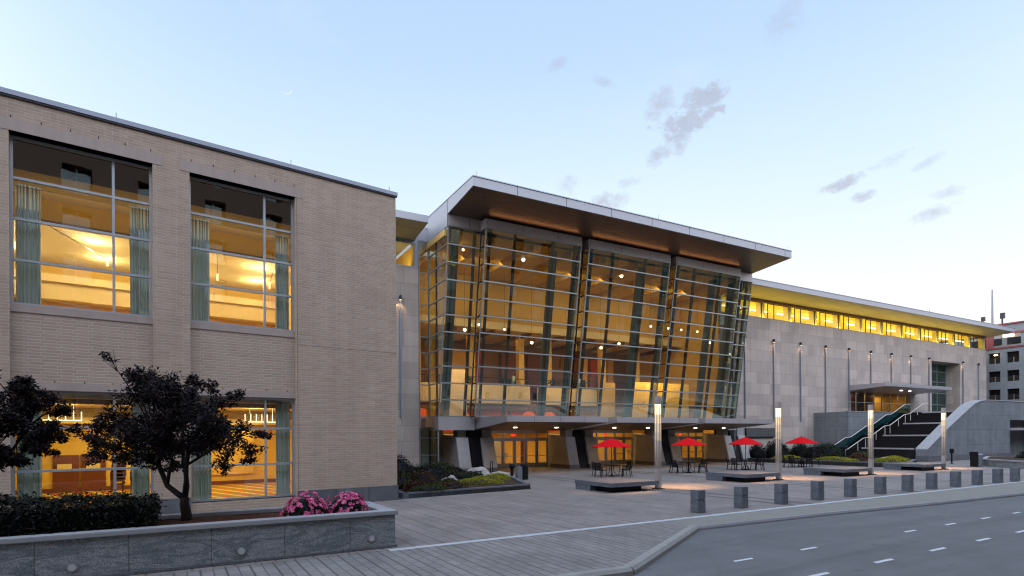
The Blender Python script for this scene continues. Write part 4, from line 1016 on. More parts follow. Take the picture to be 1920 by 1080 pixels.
MB().box(83.7, 83.98, 2.75, 3.15, 15.0, 15.18).build('wall_light', 'lamp_warm', far, off=fo)
t = thing('antenna_mast', 'tall thin pale antenna mast rising behind the roof end of the stone hall', 'mast', M.w(86, 4.2, 20.1), M.a)
MB().tube([(0, 0, 0), (0, 0, 2.8), (0, 0, 5.9)], [.16, .14, .10], 10).build('mast', 'concrete_light', t)
MB().box(-.06, .06, -1.4, -1.2, 0, 1.6).box(-.15, .15, -1.65, -1.05, 1.0, 1.9).build('antenna_panel', 'dark_frame', t); MB().box(-.06, .06, 1.2, 1.3, 0, 1.4).box(-.15, .15, .98, 1.5, 1.0, 1.7).build('antenna_panel', 'dark_frame', t)
t = thing('roof_pole', 'short thin pole standing on the stone hall roof', 'pole', M.w(66, 4, 18.4), M.a)
MB().tube([(0, 0, 0), (0, 0, 2.1)], .07, 8).tube([(0, 0, 2.1), (0, 0, 2.3)], .03, 6).build('pole', 'concrete_light', t)

# ================================================================== hotel across the street (seen in the glass)
hotel = thing('hotel_building', 'brown hotel block with teal windows reflected in the upper windows of the brick building', 'building', S.w(-10, -24, 0), S.a)
hh = []; hc = [(-60 + 5.0*k, -60 + 5.0*k + 1.9) for k in range(20)]; hr = [(4.5 + 3.5*k, 6.6 + 3.5*k) for k in range(8)]
for a, b in hc:
    for c, d in hr: hh.append((a, b, c, d))
m = MB().wall(-62, 42, 0, 33.5, -24.5, -24, hh); m.v = [(x, -24 - (y+24), z) for x, y, z in m.v]; m.f = [f[::-1] for f in m.f]
m.build('wall', 'hotel_wall', hotel, off=(-10, -24, 0))
MB().box(-62, 42, -40, -24.0-.01, 33.4, 33.6).box(-62, -61.5, -40, -24.1, 0, 33.4).box(41.5, 42, -40, -24.1, 0, 33.4).build('roof', 'hotel_wall', hotel, off=(-10, -24, 0))
wv = MB().box(0, 1.9, -.25, -.2, 0, 2.1).build('window', 'hotel_glass', hotel); MB().box(.9, 1., -.2, -.12, 0, 2.1).build('window_bar', 'frame_metal', wv)
first = True
for a, b in hc[5:17]:
    for c, d in hr:
        o = wv if first else copy_tree(wv, hotel); first = False
        o.location = (a+10, 0, c)
MB().box(-62, 42.3, -24.0, -23.8, 6.4, 13.2).build('pale_reflect_band', 'concrete_light', hotel, off=(-10, -24, 0))  # pale band added to give the hall glass a pale reflection
MB().box(-62, 42, -25.2, -25.0, 0, 33).build('inner_wall', 'black_panel', hotel, off=(-10, -24, 0))

# ================================================================== street furniture
# bollards
bl = thing('bollard', 'x', 'bollard', (0, 0, 0))
MB().box(-.185, .185, -.185, .185, 0, .43).build('base', 'speckled_granite', bl, bevel=.012)
MB().box(-.17, .17, -.17, .17, .431, .455).build('groove', 'granite_base', bl)
MB().box(-.185, .185, -.185, .185, .456, .78).build('top', 'speckled_granite', bl, bevel=.018)
BV = [(1.05, .74), (3.40, .80), (5.75, .78), (8.13, .78), (10.46, .74), (12.78, .70), (15.09, .66), (17.2, .58), (19.55, .53), (21.74, .44), (23.97, .35), (25.9, .25)]
for i, (u, b) in enumerate(BV):
    o = bl if i == 0 else copy_tree(bl)
    place(o, S, u, b, 0, random.uniform(-.05, .05))
    tag(o, '%s square granite bollard counted from the nearest, along the white line' % ORD[i], 'bollard', 'granite bollards along the white line')
# light columns
pc = thing('light_column', 'x', 'light column', (0, 0, 0))
MB().lathe([(.02, .05), (.31, .05), (.31, .0)][::-1], 4).build('base_plate', 'dark_frame', pc)
MB().box(-.125, .125, -.125, .125, .05, 1.05).build('post', 'pole_metal', pc, bevel=.02)
m = MB()
for sx in (-1, 1):
    for sy in (-1, 1): m.box(min(sx*.125, sx*.108), max(sx*.125, sx*.108), min(sy*.125, sy*.108), max(sy*.125, sy*.108), 1.05, 4.22)
m.box(-.022, .022, -.12, .12, 1.05, 4.2).box(-.12, -.023, -.022, .022, 1.05, 4.2).box(.023, .12, -.022, .022, 1.05, 4.2)
m.build('uprights', 'pole_metal', pc)
MB().box(-.125, .125, -.125, .125, 4.255, 4.66).build('cap', 'pole_metal', pc, bevel=.015)
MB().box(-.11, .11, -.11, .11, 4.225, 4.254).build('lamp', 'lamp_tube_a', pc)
def tubes():
    m, nt, out = new_mat('lamp_sleeve')
    d = N(nt, 'ShaderNodeBsdfDiffuse'); d.inputs[0].default_value = (.78, .72, .62, 1); t = N(nt, 'ShaderNodeBsdfTranslucent'); t.inputs[0].default_value = (.75, .68, .55, 1)
    mx = N(nt, 'ShaderNodeMixShader'); mx.inputs[0].default_value = .5; L(nt, d.outputs[0], mx.inputs[1]); L(nt, t.outputs[0], mx.inputs[2]); L(nt, mx.outputs[0], out.inputs[0])
tubes()
for (x, y) in ((.066, .066), (-.066, .066), (.066, -.066), (-.066, -.066)):
    MB().tube([(x, y, 1.06), (x, y, 2.45)], .036, 10).build('light_sleeve', 'lamp_sleeve', pc, smooth=True)
    for (za, zb, mt_) in ((3.75, 4.21, 'lamp_tube_a'), (3.30, 3.75, 'tube_fade_b'), (2.85, 3.30, 'tube_fade_c'), (2.45, 2.85, 'tube_fade_d')): MB().tube([(x, y, za), (x, y, zb)], .036, 10).build('lamp_tube', mt_, pc, smooth=True)  # stacked sections, falloff of the glow set by their emission
for x in (-1, 1): lamp('column_floor_lamp', 'SPOT', pc, (x*.17, -.03, 4.1), 3400 if x > 0 else 1500, (1, .52, .22), .06, (R(6), -R(24)*x, 0), spot=58, blend=1.)
PC = [(-7.21, -17.76), (2.83, -17.25), (11.8, -17.62), (22.06, -17.3)]
DS = ['nearest tall light column, beside the first granite slab bench', 'second tall light column, beside the second granite slab bench', 'third tall light column, in front of the staircase', 'farthest tall light column, in front of the sloping concrete wall']
for i, (u, b) in enumerate(PC):
    o = pc if i == 0 else copy_tree(pc)
    place(o, M, u, b); tag(o, DS[i] + ', lit at the top', 'light column', 'lit steel columns on the plaza')
# slab benches
bn = thing('bench', 'x', 'bench', (0, 0, 0))
MB().box(-3.45, -.40, -.42, 2.45, .27, .47).build('seat', 'speckled_granite', bn, bevel=.012)
MB().box(-3.42, -2.55, 1.2, 2.42, 0, .269).build('support', 'speckled_granite', bn)
MB().box(-3.05, -1.2, .0, 1.8, 0, .268).build('base', 'black_panel', bn)
for i, (u, b) in enumerate(PC):
    o = bn if i == 0 else copy_tree(bn)
    place(o, M, u, b - .1 + (0, .1, .2, .2)[i]); tag(o, '%s wide granite slab bench on a dark base, left of the %s light column' % (('nearest', 'second', 'third', 'farthest')[i], ('first', 'second', 'third', 'fourth')[i]), 'bench', 'granite slab benches')
# cafe sets
def make_umbrella():
    t = thing('umbrella', 'x', 'umbrella', (0, 0, 0))
    m = MB(); n = 8; r = 1.32; zt, ze = 2.52, 1.98
    rings = [(.04, zt), (.45, zt-.15), (.9, zt-.36), (r, ze)]
    for (q, z) in rings:
        for j in range(n*2):
            a = 2*PI*j/(n*2); rr = q*(1 if j % 2 == 0 else .935); m.v.append((rr*math.cos(a), rr*math.sin(a), z - (0 if j % 2 == 0 else -.0)*q))
    k = len(m.v)
    for (q, z) in rings:
        for j in range(n*2):
            a = 2*PI*j/(n*2); rr = q*(1 if j % 2 == 0 else .935)*.99; m.v.append((rr*math.cos(a), rr*math.sin(a), z-.025))
    w = n*2
    for i in range(len(rings)-1):
        for j in range(w):
            a, b = i*w+j, i*w+(j+1) % w; m.f.append((a, a+w, b+w, b)); m.f.append((k+a, k+b, k+b+w, k+a+w))
    for j in range(w):
        a, b = (len(rings)-1)*w+j, (len(rings)-1)*w+(j+1) % w; m.f.append((a, k+a, k+b, b))
    m.f.append(tuple(range(w-1, -1, -1)))
    c = m.build('canopy', 'umbrella_red', t)
    MB().lathe([(.05, zt-.02), (.03, zt+.03), (.01, zt+.07)], 8).build('finial', 'black_metal', c)
    MB().tube([(0, 0, .05), (0, 0, zt-.05)], .022, 8).build('pole', 'black_metal', t)
    m = MB()
    for j in range(n): a = 2*PI*j/n; m.tube([(.05*math.cos(a), .05*math.sin(a), 2.4), (1.25*math.cos(a), 1.25*math.sin(a), 1.985)], .008, 4)
    m.build('rib', 'black_metal', t); MB().lathe([(.24, 0), (.24, .05), (.05, .09), (.035, .35), (.03, .36)], 16).build('foot', 'black_metal', t)
    return t
def make_table():
    t = thing('cafe_table', 'x', 'table', (0, 0, 0))
    MB().lathe([(.60, .71), (.61, .735), (.60, .745), (.05, .745)], 24).build('tabletop', 'black_metal', t)
    for k in range(4):
        a = PI/4 + k*PI/2; MB().tube([(.12*math.cos(a), .12*math.sin(a), .7), (.14*math.cos(a), .14*math.sin(a), .3), (.42*math.cos(a), .42*math.sin(a), .01)], .022, 6).build('leg', 'black_metal', t)
    return t
def make_chair():
    t = thing('cafe_chair', 'x', 'chair', (0, 0, 0))
    m = MB()
    for k in range(6): m.box(-.24, .24, -.24+k*.082, -.175+k*.082, .43, .45)
    m.box(-.25, -.22, -.25, .25, .425, .455).box(.22, .25, -.25, .25, .425, .455); m.build('seat', 'black_metal', t)
    m = MB()
    for k in range(6): z = .50 + k*.072; y = .25 + (z-.47)*.24; m.hexa([(-.235, y-.012, z), (.235, y-.012, z), (.235, y+.012, z), (-.235, y+.012, z), (-.235, y+.002, z+.056), (.235, y+.002, z+.056), (.235, y+.026, z+.056), (-.235, y+.026, z+.056)])
    m.tube([(-.24, .36, .92), (0, .375, .95), (.24, .36, .92)], .016, 6); m.tube([(-.24, .24, .46), (.24, .24, .46)], .014, 6); m.build('backrest', 'black_metal', t)
    for sx in (-1, 1):
        MB().tube([(sx*.24, -.24, .45), (sx*.255, -.27, .0)], .024, 6).build('leg', 'black_metal', t)
        MB().tube([(sx*.245, .36, .92), (sx*.245, .24, .45), (sx*.255, .32, .0)], .024, 6).build('leg', 'black_metal', t)
        MB().tube([(sx*.245, .29, .67), (sx*.275, .0, .68), (sx*.275, -.22, .66), (sx*.25, -.24, .45)], .016, 6).build('arm', 'black_metal', t)
    return t
um, tbl, ch = make_umbrella(), make_table(), make_chair()
TB = [(-3.33, -9.3), (3.5, -9.5), (9.63, -9.44), (16.34, -9.55)]
WHERE = ['first entrance, nearest of the four', 'second entrance, next to the tall light column', 'third entrance, below the dark plaque', 'dark shrubs, farthest of the four']
TW = ['nearest red umbrella', 'second red umbrella', 'third red umbrella', 'farthest red umbrella']
first = True
for i, (u, b) in enumerate(TB):
    o = um if i == 0 else copy_tree(um); place(o, M, u, b, 0, .13+i*.2); tag(o, 'open red market umbrella in front of the ' + WHERE[i], 'umbrella', 'red cafe umbrellas')
    o = tbl if i == 0 else copy_tree(tbl); place(o, M, u, b, 0, i*.3); tag(o, 'round black metal cafe table under the ' + TW[i], 'table', 'black cafe tables')
    for k, a in enumerate((R(160), R(215), R(335), R(28))):
        a += random.uniform(-.12, .12)
        o = ch if first else copy_tree(ch); first = False
        ww = M.w(u, b); rr = .98 + random.uniform(-.05, .1)
        o.location = (ww.x + rr*math.cos(a), ww.y + rr*math.sin(a), 0); o.rotation_euler = (0, 0, a - PI/2 + random.uniform(-.15, .15))
        tag(o, 'black metal armchair at the %s side of the table under the %s' % (('left rear', 'left front', 'right front', 'right rear')[k], TW[i]), 'chair', 'black cafe chairs')
# bins, ash post, bike hoops
t = thing('litter_bin', 'dark round litter bin with pale side casing beside the first entrance bed', 'bin', M.w(-9.72, -8.5), M.a)
MB().lathe([(.24, 0), (.25, .05), (.25, .86), (.22, .95), (.1, 1.0)], 18, (.12, 0)).build('bin_body', 'black_metal', t, smooth=False)
MB().box(-.42, -.08, -.15, .2, 0, .82).box(.30, .46, .05, .3, 0, .85).build('casing', 'grey_bin', t, bevel=.02)
t = thing('ash_post', 'slim black ash post with a round head left of the dark litter bin', 'post', M.w(-9.75, -7.2), M.a)
MB().lathe([(.16, 0), (.16, .04), (.10, .1), (.10, .62), (.13, .66), (.2, .72), (.2, .82), (.12, .92), (.05, .95)], 16).build('post', 'black_metal', t)
for (u, b, d) in ((-9.35, -1.1, 'left black bicycle hoop in front of the tall stone pier'), (-8.05, -1.0, 'right black bicycle hoop in front of the dark panel')):
    t = thing('bicycle_hoop', d, 'hoop', M.w(u, b), M.a + .7, 'bicycle hoops')
    MB().tube([(-.22, 0, 0), (-.22, 0, .62)] + [(-.22*math.cos(k*PI/8), 0, .62+.24*math.sin(k*PI/8)) for k in range(1, 8)] + [(.22, 0, .62), (.22, 0, 0)], .028, 8).build('hoop', 'black_metal', t)
t = thing('litter_bin', 'grey cylindrical litter bin with dark back beside the right hand planter', 'bin', M.w(28.3, -16.9), M.a)
MB().lathe([(.36, 0), (.38, .05), (.38, .98), (.34, 1.04), (.2, 1.05)], 20).build('bin_body', 'grey_bin', t)
MB().box(-.62, -.40, -.25, .25, 0, 1.22).box(.12, .4, .35, .6, .9, 1.2).build('casing', 'black_metal', t, bevel=.02)
t = thing('ash_post', 'small dark post standing behind the grey bin at the right', 'post', M.w(32.2, -13.4), M.a)
MB().lathe([(.16, 0), (.06, .08), (.06, .9), (.16, .95), (.16, 1.3), (.1, 1.35)], 12).build('post', 'black_metal', t)
low = thing('office_block', 'lower brown office block beyond the hotel, reflected in the hall glass', 'building', S.w(80, -24, 0), S.a)
lh = [(44.5+4.2*k, 46.6+4.2*k, 4+3.6*j, 6+3.6*j) for k in range(18) for j in range(5)]
m = MB().wall(42.5, 120, 0, 23, -24.5, -24, lh); m.v = [(x, -24 - (y+24), z) for x, y, z in m.v]; m.f = [f[::-1] for f in m.f]
m.build('wall', 'hotel_wall', low, off=(80, -24, 0))
MB().box(42.5, 120, -24.0, -23.8, 5.5, 9.5).box(42.5, 120, -24.0, -23.8, 11.0, 14.5).build('pale_reflect_band', 'concrete_light', low, off=(80, -24, 0))  # pale bands added for their reflection in the hall glass
MB().box(42.5, 120, -40, -24.6, 22.5, 22.9).build('roof', 'hotel_wall', low, off=(80, -24, 0)); MB().box(42.5, 120, -25.2, -25., 0, 22.5).build('inner_wall', 'hotel_glass', low, off=(80, -24, 0))

# ================================================================== planting
# granite planter along the brick building
pt = thing('planter', 'long grey veined granite planter with three round wall lights by the tan brick building', 'planter', S.w(-14, .28, 0), S.a)
po = (-14, .28, 0)
m = MB().box(-26, -10.04, .32, .55, 0, .80).box(-10.27, -10.04, .55, 2.62, 0, .80).box(-26, -10.27, 2.4, 2.62, 0, .80)
m.build('wall', 'planter_granite', pt, off=po)
MB().box(-26, -9.98, .26, .62, .80, .90).box(-10.36, -9.98, .62, 2.68, .80, .90).box(-26, -10.36, 2.34, 2.68, .80, .90).build('coping', 'concrete_light', pt, off=po, bevel=.015)
MB().box(-26, -10.0, .30, .319, 0, .06).build('foot', 'granite_base', pt, off=po)
for u in (-16.38, -13.47, -10.63):
    r = MB(); 
    r.prism([(.085*math.cos(2*PI*k/18), .085*math.sin(2*PI*k/18)) for k in range(18)], lambda p, t: (p[0], t, p[1]), -.02, 0)
    o = r.build('wall_light', 'stainless', pt); o.location = (u+14, .035, .27)
    q = MB().prism([(.06*math.cos(2*PI*k/18), .06*math.sin(2*PI*k/18)) for k in range(18)], lambda p, t: (p[0], t, p[1]), -.032, -.021).build('lens', 'white_stone', o)
ms = MB()
nx, ny = 150, 22
for i in range(nx+1):
    for j in range(ny+1):
        u, v = -26 + i*15.72/nx, .56 + j*1.83/ny
        ms.v.append((u, v, .80 + .05*noise.noise((u*1.3, v*1.3, 0)) + .03*noise.noise((u*7, v*7, 3)) + random.uniform(-.012, .012)))
for i in range(nx):
    for j in range(ny): a = i*(ny+1)+j; ms.f.append((a, a+ny+1, a+ny+2, a+1))
o = ms.build('mulch', 'mulch', None); tag(place(o, S), 'red brown bark mulch filling the granite planter', 'mulch', kind='stuff')

def grow_tree(name, label, base, limbs, clumps, nleaf, mt, lsize, depth=1.0):
    t = thing(name, label, 'tree', base)
    m = MB()
    for pts, rs in limbs: m.tube(pts, rs, 9)
    # twigs towards every clump
    tips = [Vector(p[0][-1]) for p in limbs]
    for (x, y, z, r) in clumps:
        q = Vector((x, y, z)); s = min(tips, key=lambda a: (a-q).length)
        mid = s.lerp(q, .5) + Vector((random.uniform(-.1, .1), random.uniform(-.1, .1), .08))
        m.tube([s, mid, q], [.022, .014, .006], 5, False)
        for k in range(4):
            e = in_ellipsoid((x, y, z), (r, r, r)); m.tube([q.lerp(s, .2), e], [.008, .004], 4, False)
    m.build('trunk', 'bark', t, smooth=True)
    pts = []
    tot = sum(r**2.2 for *_, r in clumps)
    for (x, y, z, r) in clumps:
        # several twig sprays per clump rather than one even ball
        n = int(nleaf*r**2.2/tot); sub = [in_ellipsoid((x, y, z), (r*.8, r*.8, r*.6)) for _ in range(max(4, int(r*26)))]
        for _ in range(n):
            c = random.choice(sub); p = in_ellipsoid(c, (r*.42, r*.42, r*.30)); pts.append(p)
    leaves(pts, lsize, 'crown', mt, t)
    return t
def px(x, y, bx, by, s): return ((x-bx)/s, (by-y)/s)
random.seed(21)
C1 = [(226, 672, .22), (240, 695, .32), (256, 715, .36), (284, 708, .32), (312, 716, .30), (338, 712, .34), (265, 745, .46), (310, 750, .55), (352, 748, .46), (240, 770, .36), (422, 730, .30), (428, 752, .36), (440, 738, .22), (405, 770, .42), (380, 790, .46), (330, 800, .60), (280, 800, .58), (225, 800, .44), (196, 800, .40), (168, 820, .34), (148, 818, .20), (190, 836, .40), (215, 855, .34), (240, 840, .44), (290, 845, .50), (345, 840, .52), (395, 830, .48), (435, 805, .40), (462, 800, .32), (482, 815, .28), (492, 812, .18), (448, 845, .36), (468, 856, .24), (420, 862, .34), (426, 878, .22), (300, 868, .30), (278, 868, .26), (365, 868, .30), (208, 864, .2), (256, 858, .25)]
cl1 = []
for (x, y, r) in C1:
    a, z = px(x, y, 348, 975, 80.7); cl1.append((a, random.uniform(-.9, .9)*(1-.25*abs(a)), z, r*.92))
for k in range(14):
    a = random.uniform(-1.3, 1.1); cl1.append((a, random.choice((-1, 1))*random.uniform(.8, 1.4), random.uniform(1.7, 3.1), .5))
def P(x, y, d=0.): a, z = px(x, y, 348, 975, 80.7); return (a, d, z)
limbs = [([P(352, 990), P(350, 965), P(346, 945), P(347, 932)], [.135, .115, .10, .09]),
         ([P(347, 935), P(334, 926), P(314, 910), P(306, 890), P(298, 872), P(290, 845, .2), P(270, 800, .3)], [.075, .065, .06, .055, .05, .04, .025]),
         ([P(314, 908), P(322, 888, -.1), P(330, 868, -.15), P(335, 820, -.3)], [.042, .04, .035, .022]),
         ([P(347, 936), P(349, 912, .05), P(344, 885, .1), P(338, 866, .15), P(330, 800, .3)], [.06, .055, .05, .045, .03]),
         ([P(348, 925, -.03), P(354, 900, -.1), P(357, 870, -.15), P(372, 830, -.3), P(400, 790, -.3)], [.055, .05, .048, .04, .022]),
         ([P(357, 872, -.15), P(400, 840, .1), P(440, 820, .2)], [.03, .025, .015]), ([P(298, 872), P(250, 840, -.3), P(200, 820, -.4)], [.032, .024, .014])]
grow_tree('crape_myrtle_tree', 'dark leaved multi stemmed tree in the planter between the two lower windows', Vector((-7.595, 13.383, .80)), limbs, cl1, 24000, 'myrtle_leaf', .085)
random.seed(5)
C2 = [(40, 722, .30), (12, 718, .34), (58, 740, .28), (74, 768, .34), (40, 760, .46), (0, 750, .5), (-40, 730, .5), (95, 800, .30), (104, 806, .2), (78, 815, .38), (40, 815, .48), (0, 815, .55), (-60, 800, .7), (96, 838, .26), (62, 838, .30), (88, 850, .2), (30, 850, .40), (0, 860, .36), (60, 866, .22), (-30, 860, .4), (-90, 750, .6), (-120, 820, .6), (-80, 690, .45), (-20, 700, .3), (20, 868, .24), (24, 702, .16)]
cl2 = []
for (x, y, r) in C2:
    a, z = px(x, y, -20, 985, 84.8); cl2.append((a, random.uniform(-.9, .9)*.8, z, r*.92))
def Q(x, y, d=0.): a, z = px(x, y, -20, 985, 84.8); return (a, d, z)
limbs = [([Q(-30, 995), Q(-32, 955), Q(-34, 935)], [.13, .11, .1]), ([Q(-34, 938), Q(-30, 900, .1), Q(-6, 860, .25), Q(30, 800, .35)], [.06, .05, .035, .015]), ([Q(-34, 938), Q(-60, 890), Q(-70, 800)], [.07, .06, .03])]
for (x, y, r) in ((10, 770, .5), (45, 790, .42), (15, 840, .42), (50, 850, .34), (-10, 800, .5), (70, 795, .32), (30, 745, .4), (5, 872, .28), (36, 872, .24)):
    a, z = px(x, y, -20, 985, 84.8); cl2.append((a, random.uniform(-1.0, -.5), z, r))
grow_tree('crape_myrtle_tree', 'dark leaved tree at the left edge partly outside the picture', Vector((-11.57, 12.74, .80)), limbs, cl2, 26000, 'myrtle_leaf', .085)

# clipped dark hedge in the planter
def shrub(name, label, cat, fr, u, b, z, rx, ry, h, n, mt, ls, group=None, kind=None, flat=0., core=True, rot=0., corem='soil'):
    t = thing(name, label, cat, fr.w(u, b, z), fr.a+rot, group)
    if kind: t['kind'] = kind
    m = MB(); seg = 14
    if core:
        pr = [(max(.01, .80*math.cos(k*PI/2/5)), .80*h*math.sin(k*PI/2/5)) for k in range(6)]
        for (r, zz) in pr:
            for j in range(seg):
                a = 2*PI*j/seg; w = 1 + .12*noise.noise((math.cos(a)*2+u, math.sin(a)*2+b, zz)); m.v.append((rx*r*w*math.cos(a), ry*r*w*math.sin(a), zz))
        for k in range(5):
            for j in range(seg): a, c = k*seg+j, k*seg+(j+1) % seg; m.f.append((a, c, c+seg, a+seg))
        m.build('stems', corem, t)
    pts = []
    for _ in range(n):
        a = random.uniform(0, 2*PI); e = math.asin(random.random()); q = random.uniform(.72, 1.0)*(1 + .18*noise.noise((math.cos(a)*1.7+u*3, math.sin(a)*1.7+b*3, e*2)))
        if random.random() < .06: q *= 1.12
        pts.append((rx*q*math.cos(a)*math.cos(e), ry*q*math.sin(a)*math.cos(e), max(.01, h*q*math.sin(e))))
    leaves(pts, ls, 'foliage', mt, t, flat=flat)
    return t
random.seed(11)
t = thing('hedge', 'clipped dark green hedge filling the left end of the granite planter', 'hedge', S.w(-19, 1.4, .80), S.a)
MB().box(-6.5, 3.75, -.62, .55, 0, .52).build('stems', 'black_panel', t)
pts = []
for _ in range(26000):
    x = random.uniform(-6.6, 3.98); top = .66 + .07*noise.noise((x*1.1, 0, 4)) + .04*noise.noise((x*4, 0, 9)) - max(0, x-3.4)*.5
    if random.random() < .55: p = (x, random.uniform(-.72, .64), top + random.gauss(0, .035) + (random.random() < .08)*random.uniform(0, .14))
    else: p = (x, -.70 + random.gauss(0, .05), random.uniform(.0, top))
    if random.random() < .06: p = (3.85 + random.gauss(0, .07), random.uniform(-.68, .62), random.uniform(0, top))
    pts.append(p)
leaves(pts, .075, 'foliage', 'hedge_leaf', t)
# two pink azaleas
random.seed(31)
for i, (u, b, lab) in enumerate(((-11.98, 1.05, 'left pink flowering azalea bush in the granite planter'), (-10.98, 1.15, 'right pink flowering azalea bush at the end of the granite planter'))):
    t = shrub('azalea_bush', lab, 'bush', S, u, b, .78, .52, .46, .50, 1600, 'azalea_leaf', .06, 'pink azaleas', corem='black_panel')
    v, f = [], []
    for _ in range(125):
        a = random.uniform(0, 2*PI); e = math.asin(random.random()**.9)
        q = 1.0 + .34*noise.noise((math.cos(a)*1.6, math.sin(a)*1.6, e*2+i*5)) + random.uniform(-.10, .12)
        c = Vector((.52*q*math.cos(a)*math.cos(e), .46*q*math.sin(a)*math.cos(e), max(.05, .50*q*math.sin(e)+.02)))
        n_ = Vector((c.x, c.y, c.z*.9)).normalized(); a1 = n_.orthogonal().normalized(); a2 = n_.cross(a1)
        for _k in range(3):
            cc = c + a1*random.gauss(0, .03) + a2*random.gauss(0, .03) + n_*random.uniform(0, .03); ph = random.uniform(0, 6); r = random.uniform(.032, .048)
            for k in range(5):
                t1 = ph + k*2*PI/5; d = a1*math.cos(t1) + a2*math.sin(t1); s_ = a1*-math.sin(t1) + a2*math.cos(t1); i0 = len(v)
                v += [tuple(cc), tuple(cc + d*r*.7 + s_*r*.42 + n_*r*.35), tuple(cc + d*r*1.1 + n_*r*.3), tuple(cc + d*r*.7 - s_*r*.42 + n_*r*.35)]; f.append((i0, i0+1, i0+2, i0+3))
    me = bpy.data.meshes.new('blossoms'); me.from_pydata(v, [], f); me.materials.append(MAT['azalea_bloom']); o = bpy.data.objects.new('blossoms', me); COL.objects.link(o); o.parent = t

# bed beside the first entrance
def bed(name, label, poly, zc, frm=M, soil='soil', cw=.28):
    n = len(poly); cx = sum(p[0] for p in poly)/n; cy = sum(p[1] for p in poly)/n
    t = thing(name, label, 'planting bed', frm.w(cx, cy, 0), frm.a)
    m = MB()
    for i in range(n):
        a, b = Vector((*poly[i], 0)), Vector((*poly[(i+1) % n], 0)); d = (b-a).normalized(); nn = Vector((-d.y, d.x, 0))
        m.hexa([a, b, b+nn*cw, a+nn*cw, a+Vector((0, 0, zc)), b+Vector((0, 0, zc)), b+nn*cw+Vector((0, 0, zc)), a+nn*cw+Vector((0, 0, zc))])
    m.build('curb', 'speckled_granite', t, off=(cx, cy, 0))
    MB().slab(poly, .0, zc-.06).build('soil', soil, t, off=(cx, cy, 0))
    return t
bed('planting_bed', 'low granite edged bed of mixed shrubs between brick building and first entrance', [(-19.7, -15.3), (-12.6, -14.25), (-10.3, -8.4), (-11.0, -2.0), (-12.2, 1.6), (-19.7, 1.6)], .25)
random.seed(77)
SH = [(-18.9, -9.5, .9, .9, 1.5, 'shrub_leaf', 'tall dark shrub against the end of the brick building'), (-17.3, -7.0, 1.1, 1.0, 1.55, 'hedge_leaf', 'dark spreading shrub in front of the narrow stone strip'), (-18.9, -12.2, .7, .7, .9, 'olive_leaf', 'olive shrub low beside the brick corner'),
      (-17.3, -11.2, .9, .8, .75, 'rust_leaf', 'rust tinted low shrub in the middle of the bed'), (-15.6, -8.2, 1.2, 1.1, 1.05, 'shrub_leaf', 'rounded green shrub at the centre of the bed'), (-14.2, -6.0, 1.0, .9, 1.0, 'olive_leaf', 'olive rounded shrub below the narrow glass pane'),
      (-13.3, -4.2, .9, .8, .8, 'hedge_leaf', 'dark low shrub in front of the tall stone pier'), (-18.6, -13.8, .6, .5, .5, 'rust_leaf', 'small brownish shrub at the front corner of the bed'), (-16.4, -12.7, .6, .5, .42, 'olive_leaf', 'low grey green shrub near the bed edge')]
for (u, b, rx, ry, h, mt, lab) in SH: shrub('shrub', lab, 'shrub', M, u, b, .2, rx, ry, h, int(1500*rx*ry+900), mt, .10, 'shrubs in the entrance bed', corem='black_panel')
for i, (u, b, rx, ry, lab) in enumerate(((-14.6, -12.0, 1.5, .9, 'yellow green ground cover along the bed edge, left patch'), (-12.9, -10.2, 1.2, .9, 'yellow green ground cover near the bed tip, middle patch'), (-11.7, -9.0, .75, .6, 'yellow ground cover at the bed tip beside the boulder'))):
    t = shrub('ground_cover', lab, 'ground cover', M, u, b, .2, rx, ry, .32, 2600, 'yellow_leaf', .075, None, 'stuff', .5)
def rock(u, b, z, rx, ry, rz, lab, sd, frm=M):
    t = thing('boulder', lab, 'boulder', frm.w(u, b, z), frm.a + sd)
    bm = bmesh.new(); bmesh.ops.create_icosphere(bm, subdivisions=4, radius=1)
    for v in bm.verts:
        p = v.co.copy(); k = 1 + .35*noise.noise(p*1.3 + Vector((sd*7, 0, 0))) + .12*noise.noise(p*4)
        v.co = Vector((p.x*rx*k, p.y*ry*k, p.z*rz*k))
    me = bpy.data.meshes.new('stone'); bm.to_mesh(me); bm.free(); me.materials.append(MAT['boulder'])
    o = bpy.data.objects.new('stone', me); COL.objects.link(o); o.parent = t
rock(-11.6, -6.0, .25, 1.15, .7, .5, 'large pale boulder at the right end of the entrance bed', 1.3)
rock(-10.9, -7.8, .2, .7, .5, .3, 'flat pale boulder at the tip of the entrance bed', 2.2)
rock(-15.6, -11.0, .2, .5, .4, .42, 'small grey boulder between the rust shrub and the yellow ground cover', .4)
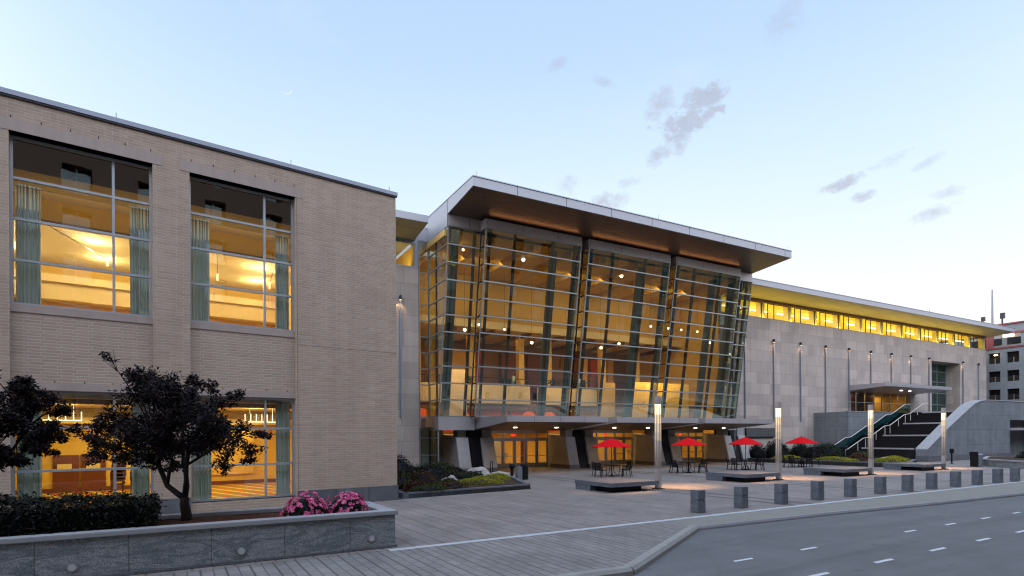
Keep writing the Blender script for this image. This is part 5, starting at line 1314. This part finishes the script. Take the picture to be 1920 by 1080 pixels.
# bed in front of the stone hall
bed('planting_bed', 'granite edged bed of dark shrubs below the stone hall beside the staircase', [(21.2, 1.75), (21.2, -13.2), (23.2, -14.4), (30.6, -11.3), (30.7, 1.75)], .38)
random.seed(99)
ks_ = 0
for (u, b, rx, h, mt, lab) in ((22.6, -.4, 1.0, 1.5, 'hedge_leaf', 'dark shrub nearest the glass hall at the foot of the stone wall'), (24.3, -1.3, 1.3, 1.9, 'hedge_leaf', 'tall dark shrub behind the second light column'), (26.2, -.6, 1.1, 1.4, 'hedge_leaf', 'dark shrub under the wall plaque'), (24.6, -5.2, 1.2, 1.35, 'hedge_leaf', 'dark shrub behind the farthest red umbrella'), (27.0, -5.0, 1.4, 1.6, 'shrub_leaf', 'spreading dark shrub right of the farthest red umbrella'), (29.0, -4.4, 1.2, 1.3, 'hedge_leaf', 'dark shrub at the foot of the glass stair railing'), (28.4, -1.2, 1.3, 1.5, 'hedge_leaf', 'dark shrub against the terrace wall'), (25.4, -9.0, .9, .7, 'rust_leaf', 'low rusty shrub in the middle of the stone hall bed'), (27.6, -8.0, .9, .8, 'olive_leaf', 'low olive shrub in front of the stair rail')):
    shrub('shrub', lab, 'shrub', M, u, b, .3, rx, rx*.9, h, int(1500*rx*rx+700), mt, .13, 'shrubs in the stone hall bed', corem='black_panel')
for (u, b, rx, ry, lab) in ((22.3, -4.0, .9, 1.6, 'olive ground cover along the left curb of the stone hall bed'), (22.6, -8.6, 1.1, 2.0, 'yellow green ground cover in front of the farthest cafe chairs'), (24.6, -12.2, 1.6, 1.2, 'bright yellow ground cover in front of the third light column'), (28.2, -10.6, 1.4, .9, 'yellow ground cover at the foot of the dark staircase')):
    shrub('ground_cover', lab, 'ground cover', M, u, b, .3, rx, ry, .42, 2400, 'yellow_leaf', .12, None, 'stuff', .5)
rock(26.0, -11.0, .35, .9, .5, .28, 'pale flat stone among yellow plants in front of the staircase', 3.1)
# planter at the right edge
rp_ = thing('planter', 'low grey granite planter with a dark shrub at the right edge of the plaza', 'planter', M.w(34, -19, 0), M.a)
poly = [(29.6, -16.7), (26.9, -20.4), (36, -27), (45, -18), (36, -14.5)]
m = MB()
MB().slab(poly, 0, .5).build('wall', 'planter_granite', rp_, off=(34, -19, 0)); 
cxp, cyp = 34.6, -19.2
big = [(cxp+(x-cxp)*1.012, cyp+(y-cyp)*1.012) for x, y in poly]
MB().slab(big, .5, .6).build('coping', 'concrete_light', rp_, off=(34, -19, 0)); MB().slab([(cxp+(x-cxp)*.93, cyp+(y-cyp)*.93) for x, y in poly], .55, .606).build('soil', 'soil', rp_, off=(34, -19, 0))
shrub('shrub', 'dark low shrub in the right hand granite planter', 'shrub', M, 34.8, -18.8, .55, 2.6, 1.6, .75, 3200, 'hedge_leaf', .13, None, corem='black_panel')
random.seed(55)
for (u, b, rx, ry, h, mt, lab) in ((-18.2, -14.6, 1.0, .5, .35, 'olive_leaf', 'low green plants along the bed curb beside the brick corner'), (-16.9, -14.1, .9, .5, .35, 'rust_leaf', 'low brownish plants along the bed curb, next to the green ones'), (-15.8, -9.9, 1.5, 1.2, .5, 'hedge_leaf', 'dark low plants between the rounded green shrub and the yellow ground cover'), (-18.0, -10.6, 1.4, 1.6, .5, 'hedge_leaf', 'dark low plants behind the rust tinted shrub'), (-13.4, -7.8, 1.5, 1.3, .45, 'shrub_leaf', 'dark green low plants in front of the large pale boulder'), (-12.6, -3.4, 1.2, 2.0, .5, 'hedge_leaf', 'dark low plants behind the large pale boulder'), (-16.0, -4.0, 2.2, 2.6, .7, 'hedge_leaf', 'dark plants at the foot of the narrow glass pane')):
    shrub('low_plants', lab, 'plants', M, u, b, .2, rx, ry, h, int(900*rx*ry+700), mt, .10, None, 'stuff', corem='black_panel')
